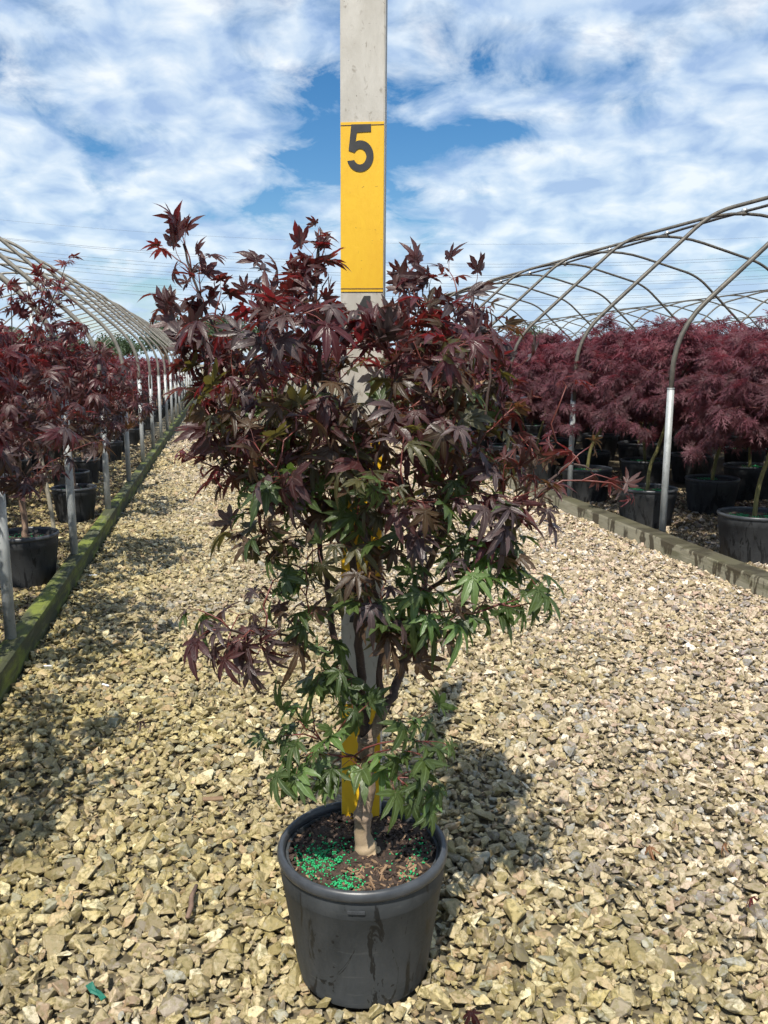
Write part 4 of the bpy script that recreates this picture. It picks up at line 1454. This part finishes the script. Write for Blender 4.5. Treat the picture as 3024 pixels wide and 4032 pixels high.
def lace_crown(seed, top, bot, rad, n_tips, lean):
    t = Tree(seed)
    r = np.random.default_rng(seed)
    h0 = 0.28
    t.stem([(0, 0, h0 - 0.02), (lean * .1, 0.004, h0 + 0.2), (lean * .45, -0.004, h0 + 0.42), (lean, 0, top - 0.42)], .0165, .013, 5, .002)
    ap = np.array([lean, 0, top - 0.40])
    for k in range(9):
        a = k * 0.698 + r.uniform(-.25, .25)
        d = np.array([math.cos(a), math.sin(a), 0])
        rr = rad * r.uniform(.75, 1.0)
        t.stem([ap + (0, 0, -0.02 * (k % 3)), ap + d * rr * .25 + (0, 0, .15), ap + d * rr * .55 + (0, 0, .16), ap + d * rr * .85 + (0, 0, .02)], .0075, .0018)
    tl = []
    while len(tl) < n_tips:
        a, u = r.uniform(0, 6.283), math.sqrt(r.random())
        dome = top - (top - bot) * 0.62 * u ** 2.2
        depth = r.beta(1.1, 2.2) * (0.20 + 0.42 * u) * (top - bot) * 1.15
        lump = 0.05 * math.sin(3 * a + seed) + 0.04 * math.sin(7 * a + 5 * u)
        z = max(dome - depth + lump + r.normal(0, .045), bot - 0.06 + r.uniform(0, .12))
        tl.append(np.array([lean + u * rad * 1.08 * math.cos(a), u * rad * 1.08 * math.sin(a), z]))
    tl.sort(key=lambda p: -p[2])
    for p in tl:
        k = (p[2] - bot) / (top - bot)
        mats = ['lace', 'lace', 'lace_red'] if k > 0.72 else ['lace', 'lace_dark', 'lace'] if k > 0.35 else ['lace_dark', 'lace_dark', 'lace']
        t.twig(p, int(r.integers(10, 15)), 0.092, mats, [0, 1, 1, 2], sag=0.0, gap=0.024, droop=float(r.uniform(.2, .9)), out_from=ap, jit=.50, up_bias=.8, maxr=.0028)
    return t


PROTO = []


def make_plant(kind, t, seed, name, nparts=0, view=None):
    root = empty(name, (0, 0, 0))
    if kind == 'broad':
        pot, rim = pot_part(root, 0.139, 0.1805, 0.288, M['pot_row'], M['rim'], 32, False)
        so = soil_part(root, 0.158, 0.256, bumpy=.008, sides=24)
        gr = granules(root, [(0.06, -0.05, .05, 60), (-.05, .06, .04, 50)], 0.256, 0.14, OCT, .0035, seed)
        bark, tm = M['bark_row'], LEAF_LO
        fnames = ['maroon', 'wine', 'bronze', 'purple', 'green', 'olive', 'blush', 'lime', 'red', 'dead']
    else:
        pot, rim = pot_part(root, 0.190, 0.236, 0.315, M['pot_row'], M['rim'], 32, False)
        so = soil_part(root, 0.207, 0.282, bumpy=.008, sides=24)
        gr = granules(root, [(0.08, -0.06, .05, 190), (-.09, .05, .05, 190), (-.02, -.1, .06, 80)], 0.282, 0.19, OCT, .0036, seed)
        bark, tm = M['bark_green'], LACE
        fnames = ['lace', 'lace_dark', 'lace_red', 'orange']
    allst = t.stems
    t.stems = allst[:1]
    tr = t.wood('trunk', bark, root, 8)
    t.stems = allst[1:]
    br = t.wood('branch', M['bark_dark'], root, 6)
    tw_ = t.wood('twigs', M['twig_red'], root, 4, 'twigs')
    tw_['kind'] = 'stuff'
    lv = list(t.leaves)
    kids = [pot, so, gr, tr, br, tw_]
    if nparts:
        vd = np.asarray(view, float)
        lv.sort(key=lambda l: l[0] @ vd)
        for l in lv[:nparts]:
            kids.append(leaf_object(l, tm, kind, root))
        lv = lv[nparts:]
    f = link('foliage', join_leaves(lv, tm, fnames, M['twig_red'], 'foliage'), root)
    f['kind'] = 'stuff'
    kids.append(f)
    CH[root.name] = kids
    CH[pot.name] = [rim]
    return root


C1 = (['wine', 'maroon', 'red', 'wine'], ['maroon', 'wine', 'purple', 'maroon'], ['purple', 'bronze', 'maroon', 'purple'])
broadA = broad_crown(31, 1.50, 0.68, 0.62, 210, [(0.30, 0.02, 1.72), (0.22, -0.08, 1.62), (0.26, 0.08, 1.60), (0.05, -0.1, 1.58), (-0.2, -0.1, 1.58)], 0, C1)
broadB = broad_crown(32, 1.44, 0.68, 0.60, 200, [], 0, C1)
broadC = broad_crown(33, 1.40, 0.70, 0.50, 165, [], 0, (['blush', 'wine', 'blush'], ['blush', 'wine', 'maroon'], ['maroon', 'wine']))
laceA = lace_crown(51, 1.55, 0.78, 0.60, 255, 0.22)
laceB = lace_crown(52, 1.50, 0.72, 0.61, 255, 0.19)
laceC = lace_crown(53, 1.58, 0.78, 0.60, 255, 0.24)
for k_ in (5, 6, 7, 8):      # a scorched orange spray on one crown
    pass

pA1 = make_plant('broad', broadA, 1, 'potted_maple', 150, (0.30, -1.0, 0.1))
pB = make_plant('broad', broadB, 2, 'potted_maple', 0)
pC = make_plant('broad', broadC, 3, 'potted_maple', 0)
lA1 = make_plant('lace', laceA, 4, 'potted_laceleaf_maple', 150, (-0.7, -0.7, 0.15))
lB = make_plant('lace', laceB, 5, 'potted_laceleaf_maple', 0)
lC = make_plant('lace', laceC, 6, 'potted_laceleaf_maple', 0)
protos_used = set()


def place(proto, x, y, rz, sc_, label, cat, group):
    o = proto if proto.name not in protos_used else copy_tree(proto)
    protos_used.add(proto.name)
    o.location = (x, y, 0)
    o.rotation_euler = (0, 0, rz)
    o.scale = (sc_, sc_, sc_)
    tag(o, label, cat, group)
    return o


GL = 'red maples in pots in the left hoop house'
ORD = ['first', 'second', 'third', 'fourth', 'fifth', 'sixth', 'seventh', 'eighth']
place(pA1, -1.15, 5.14, 0.0, 1.07, 'red maple with a tall upright shoot, nearest pot inside the left edging', 'potted tree', GL)
place(pB, -1.20, 7.2, 0.8, 1.0, 'second red maple in a black pot along the left edging', 'potted tree', GL)
yy = 8.35
for i in range(26):
    lab = (ORD[i + 2] + ' red maple in a black pot along the left edging') if i < 6 else 'small far red maple in the row along the left edging'
    place(pC, -1.46 + random.uniform(-.06, .06), yy, random.uniform(0, 6.28), random.uniform(.90, 1.04), lab, 'potted tree', GL)
    yy += random.uniform(1.0, 1.25)
for x, y, lab in ((-1.22, 3.55, 'red maple just left of the picture whose shade falls on the path'), (-1.30, 2.05, 'red maple beside the path nearest the camera, out of view to the left')):
    place(pB, x, y, random.uniform(0, 6), 1.05, lab, 'potted tree', GL)
for row, x in ((0, -2.12), (1, -2.85), (2, -3.6)):
    yy = 5.5 + 0.5 * row
    for i in range(20):
        lab = '%s red maple from the front in the %s row behind the left edging' % (ORD[i], ('second', 'third', 'fourth')[row]) if i < 4 else 'far red maple in the %s row behind the left edging' % ('second', 'third', 'fourth')[row]
        place((pB, pC)[(i + row) % 2], x + random.uniform(-.08, .08), yy, random.uniform(0, 6.28), random.uniform(.90, 1.04), lab, 'potted tree', GL)
        yy += random.uniform(1.05, 1.4)

GR = 'laceleaf maples in pots in the right hoop house'
place(lA1, 3.33, 6.1, 0.0, 1.0, 'weeping laceleaf maple with a yellow-green stem between the two nearest right posts', 'potted tree', GR)
place(lB, 3.46, 4.9, 0.2, 1.0, 'weeping laceleaf maple in the big black pot at the right picture edge', 'potted tree', GR)
place(lC, 3.40, 7.38, -0.4, 1.0, 'weeping laceleaf maple just behind the second right post from the front', 'potted tree', GR)
yy = 8.6
for i in range(20):
    lab = (ORD[i + 3] + ' weeping laceleaf maple along the right edging, counted from the camera') if i < 5 else 'far laceleaf maple in the row along the right edging'
    place((lA1, lB, lC)[i % 3] if False else (lB, lC)[i % 2], 3.42 + random.uniform(-.06, .06), yy, random.uniform(-.5, .5), random.uniform(.95, 1.04), lab, 'potted tree', GR)
    yy += random.uniform(1.05, 1.2)
for row, x in ((0, 4.22), (1, 5.05), (2, 5.95), (3, 6.85), (4, 7.75)):
    yy = (5.4, 4.9, 5.5, 6.6, 7.4)[row]
    for i in range(16):
        lab = '%s laceleaf maple from the front in the %s row behind the right edging' % (ORD[i], ('second', 'third', 'fourth', 'fifth', 'sixth')[row]) if i < 4 else 'far laceleaf maple in the %s row behind the right edging' % ('second', 'third', 'fourth', 'fifth', 'sixth')[row]
        place((lB, lC)[(i + row) % 2], x + random.uniform(-.08, .08), yy, random.uniform(0, 6.28), random.uniform(.94, 1.06) + 0.02 * row, lab, 'potted tree', GR)
        yy += random.uniform(1.05, 1.25)

# ------------------------------------------------------------------ small things
mb = MB()
pts = [(0, 0, -0.03)] + [(0.004 * math.sin(z * 7), 0.002, z) for z in np.linspace(0.05, 0.82, 8)]
mb.tube(pts, 0.016, 8)
mb.tube([(0.002, 0.002, 0.43), (0.002, 0.002, 0.455)], 0.020, 8)
o = mb.build('support_cane', M['bamboo'])
o.location = tuple(on_ground(215, 2105))
o.rotation_euler = (0.02, -0.09, 0)
tag(o, 'weathered grey cane standing between the two front left posts', 'cane')


def flat_bit(name, pts2, thick, mat, loc, rz, label, cat, tilt=(0, 0), curl=0.0):
    mb_ = MB()
    k = len(pts2)
    v = [(x, y, curl * x * x) for x, y in pts2] + [(x, y, curl * x * x + thick) for x, y in pts2]
    f = [tuple(range(k))[::-1], tuple(range(k, 2 * k))] + [(i, (i + 1) % k, (i + 1) % k + k, i + k) for i in range(k)]
    mb_.add(v, f)
    o_ = mb_.build(name, mat, smooth=False)
    o_.location = loc
    o_.rotation_euler = (tilt[0], tilt[1], rz)
    tag(o_, label, cat)
    return o_


g0 = on_ground(378, 3905, .018)
flat_bit('plastic_scrap', [(-.024, -.006), (-.006, -.009), (.01, -.004), (.024, -.008), (.027, .003), (.008, .006), (-.004, .004), (-.02, .009)], .002, M['green_plastic'], g0, -0.7, 'scrap of torn green plastic on the gravel at lower left', 'scrap', (.25, .3), 6.0)
for (x, y), rz, lab, s in (((365, 2265), .6, 'white plastic tag lying beside the mossy timber edging', 1.0), ((187, 2622), .3, 'small white plastic chip below the nearest left pot', .6), ((415, 2697), -.5, 'small white plastic chip on shaded gravel left of the maple', .6)):
    flat_bit('plastic_tag', [(-.025 * s, -.007 * s), (.02 * s, -.008 * s), (.03 * s, 0), (.02 * s, .008 * s), (-.025 * s, .007 * s)], .0015, M['white_tag'], on_ground(x, y, .016), rz, lab, 'plastic tag', (.2, .15))
mb = MB()
mb.tube([(0, -.055, 0), (.003, -.02, .003), (-.002, .02, .002), (.004, .06, .006)], [.0055, .0065, .006, .0045], 7)
o = mb.build('broken_stick', M['stick'])
o.location = on_ground(752, 3555, .022)
o.rotation_euler = (0, .1, -0.12)
tag(o, 'short dark brown stick lying on the gravel left of the pot', 'stick')
mb = MB()
mb.box((-.03, -.008, 0), (.03, .008, .004))
o = mb.build('wood_chip', M['chip_pale'], smooth=False)
o.location = on_ground(838, 3147, .018)
o.rotation_euler = (.1, .1, .1)
tag(o, 'pale tan wood chip on the gravel left of the maple', 'wood chip')
for (x, y), rz, mn, lab in (((2994, 3550), .5, 'red', 'curled red maple leaf on gravel at the right picture edge'), ((2580, 3330), 2.0, 'dead', 'dry red-brown leaf on the gravel right of the pot'), ((2885, 3330), 1.0, 'dead', 'dry brown leaf on the gravel far right, beyond the curled red leaf'),
                            ((560, 2850), .2, 'purple', 'dark purple leaf on shaded gravel at left'), ((2645, 2460), 1.4, 'red', 'single red leaf on pale gravel right of the maple'), ((1850, 3960), 3.0, 'maroon', 'dark red leaf on the gravel below the pot at right')):
    V, F, MI = LEAF_HI[4]
    me_ = bpy.data.meshes.new('fallen_leaf')
    me_.from_pydata((V * 0.034).tolist(), [], F)
    me_.materials.append(M[mn]); me_.materials.append(M['twig_red'])
    me_.polygons.foreach_set('material_index', np.array(MI, dtype=np.int32))
    o = link('fallen_leaf', me_)
    o.location = on_ground(x, y, .034)
    o.rotation_euler = (.1, .1, rz)
    tag(o, lab, 'leaf')
# white label on the nearest left stem
mb = MB()
mb.box((-.011, -.001, -.06), (.011, .001, .0))
mb.tube([(0, 0, 0), (.008, .004, .02), (.02, .008, .03)], .0008, 4)
o = mb.build('plant_label', M['white_tag'], smooth=False)
o.location = (-1.262, 4.842, 0.47)
o.rotation_euler = (0, .05, .2)
tag(o, 'white plant label tied to the nearest left maple stem', 'plant label')

# ------------------------------------------------------------------ far trees
def far_tree(x, y, h, w, seed, label):
    r = np.random.default_rng(seed)
    t = empty('far_tree', (x, y, 0))
    tag(t, label, 'tree', 'trees beyond the hoop houses')
    mb_ = MB()
    mb_.tube([(0, 0, -.1), (0.1, 0, h * .3), (0, 0.1, h * .62)], [w * .05, w * .04, w * .02], 7)
    for k in range(5):
        a = k * 1.26 + r.uniform(-.3, .3)
        mb_.tube([(0, 0, h * .34), (math.cos(a) * w * .2, math.sin(a) * w * .2, h * .52), (math.cos(a) * w * .36, math.sin(a) * w * .36, h * .68)], [w * .025, w * .018, w * .008], 5)
    mb_.build('trunk', M['bark_row'], t)
    cl = []
    for k in range(26):
        v = r.normal(0, 1, 3)
        v /= np.linalg.norm(v)
        v[2] = abs(v[2]) * 1.0 - .35
        cl.append((np.array([0, 0, h * .60]) + v * np.array([w * .40, w * .40, h * .34]) * r.uniform(.55, 1.0), r.uniform(.10, .20) * w))
    nf = 3600
    P = np.empty((nf, 3))
    for i in range(nf):
        c, rad = cl[int(r.integers(len(cl)))]
        v = r.normal(0, 1, 3)
        v /= np.linalg.norm(v)
        P[i] = c + v * rad * r.uniform(.6, 1.08) * np.array([1, 1, .8])
    s = r.uniform(.012, .026, (nf, 1)) * w
    d1 = r.normal(0, 1, (nf, 3)); d1 /= np.linalg.norm(d1, axis=1)[:, None]
    d2 = np.cross(d1, r.normal(0, 1, (nf, 3))); d2 /= np.linalg.norm(d2, axis=1)[:, None]
    V = np.stack([P - d1 * s, P + d2 * s * .7, P + d1 * s, P - d2 * s * .7], 1).reshape(-1, 3)
    me_ = bpy.data.meshes.new('crown')
    me_.from_pydata(V.tolist(), [], [(4 * i, 4 * i + 1, 4 * i + 2, 4 * i + 3) for i in range(nf)])
    me_.materials.append(M['far_leaf'])
    o_ = link('crown', me_, t)
    return t


def far_at(px, dist):
    p = at(px, 1400, dist)
    return p[0], p[1]


FT = [(650, 92, 6.6, 6.5, 'low rounded green tree at the left end of the far clump'), (730, 96, 7.6, 7.0, 'tallest green tree of the far clump beyond the left hoops'), (810, 92, 7.2, 7.0, 'broad green tree in the middle of the far clump'), (900, 95, 7.4, 7.5, 'green tree in the far clump half hidden by the maple crown'),
      (1000, 98, 6.8, 7.5, 'green tree at the right end of the far clump behind the maple'), (30, 110, 6.0, 9.0, 'far tree behind the pipes at the left picture edge'), (230, 120, 5.6, 10.0, 'far low tree seen through the left hoop house'),
      (1150, 120, 6.0, 9.0, 'far tree behind the stake, almost wholly hidden by the maple'), (1880, 140, 7.6, 10.0, 'far tree behind the right edge of the maple crown'), (2090, 135, 8.0, 9.0, 'far tree above the right laceleaf crowns'), (450, 130, 5.4, 10.0, 'far low tree behind the timber end frame')]
for i, (px_, d_, h_, w_, lab) in enumerate(FT):
    x, y = far_at(px_, d_)
    far_tree(x, y, h_, w_, 200 + i, lab)

# ------------------------------------------------------------------ power lines
WY = [962, 1040, 1052, 1085, 1094, 1118, 1128, 1150, 1172, 1180, 1204, 1222]
names_w = ['highest', 'second highest', 'third highest', 'fourth highest', 'fifth highest', 'sixth highest', 'seventh highest', 'eighth highest', 'fourth lowest', 'third lowest', 'second lowest', 'lowest']
for i, y in enumerate(WY):
    dist = 150 + (i % 3) * 6
    mid = at(1950, y, dist)
    mb = MB()
    pts = []
    for s in np.linspace(-160, 120, 36):
        p = mid + RGT * s
        p[2] = mid[2] + 5.6e-4 * s * s * (1 + 0.04 * (i % 4))
        pts.append(p)
    mb.tube(pts, 0.022 if i else 0.014, 5)
    o = mb.build('power_line', M['wire'])
    tag(o, '%s power line crossing the sky behind the hoop houses' % names_w[i], 'power line', 'overhead power lines')
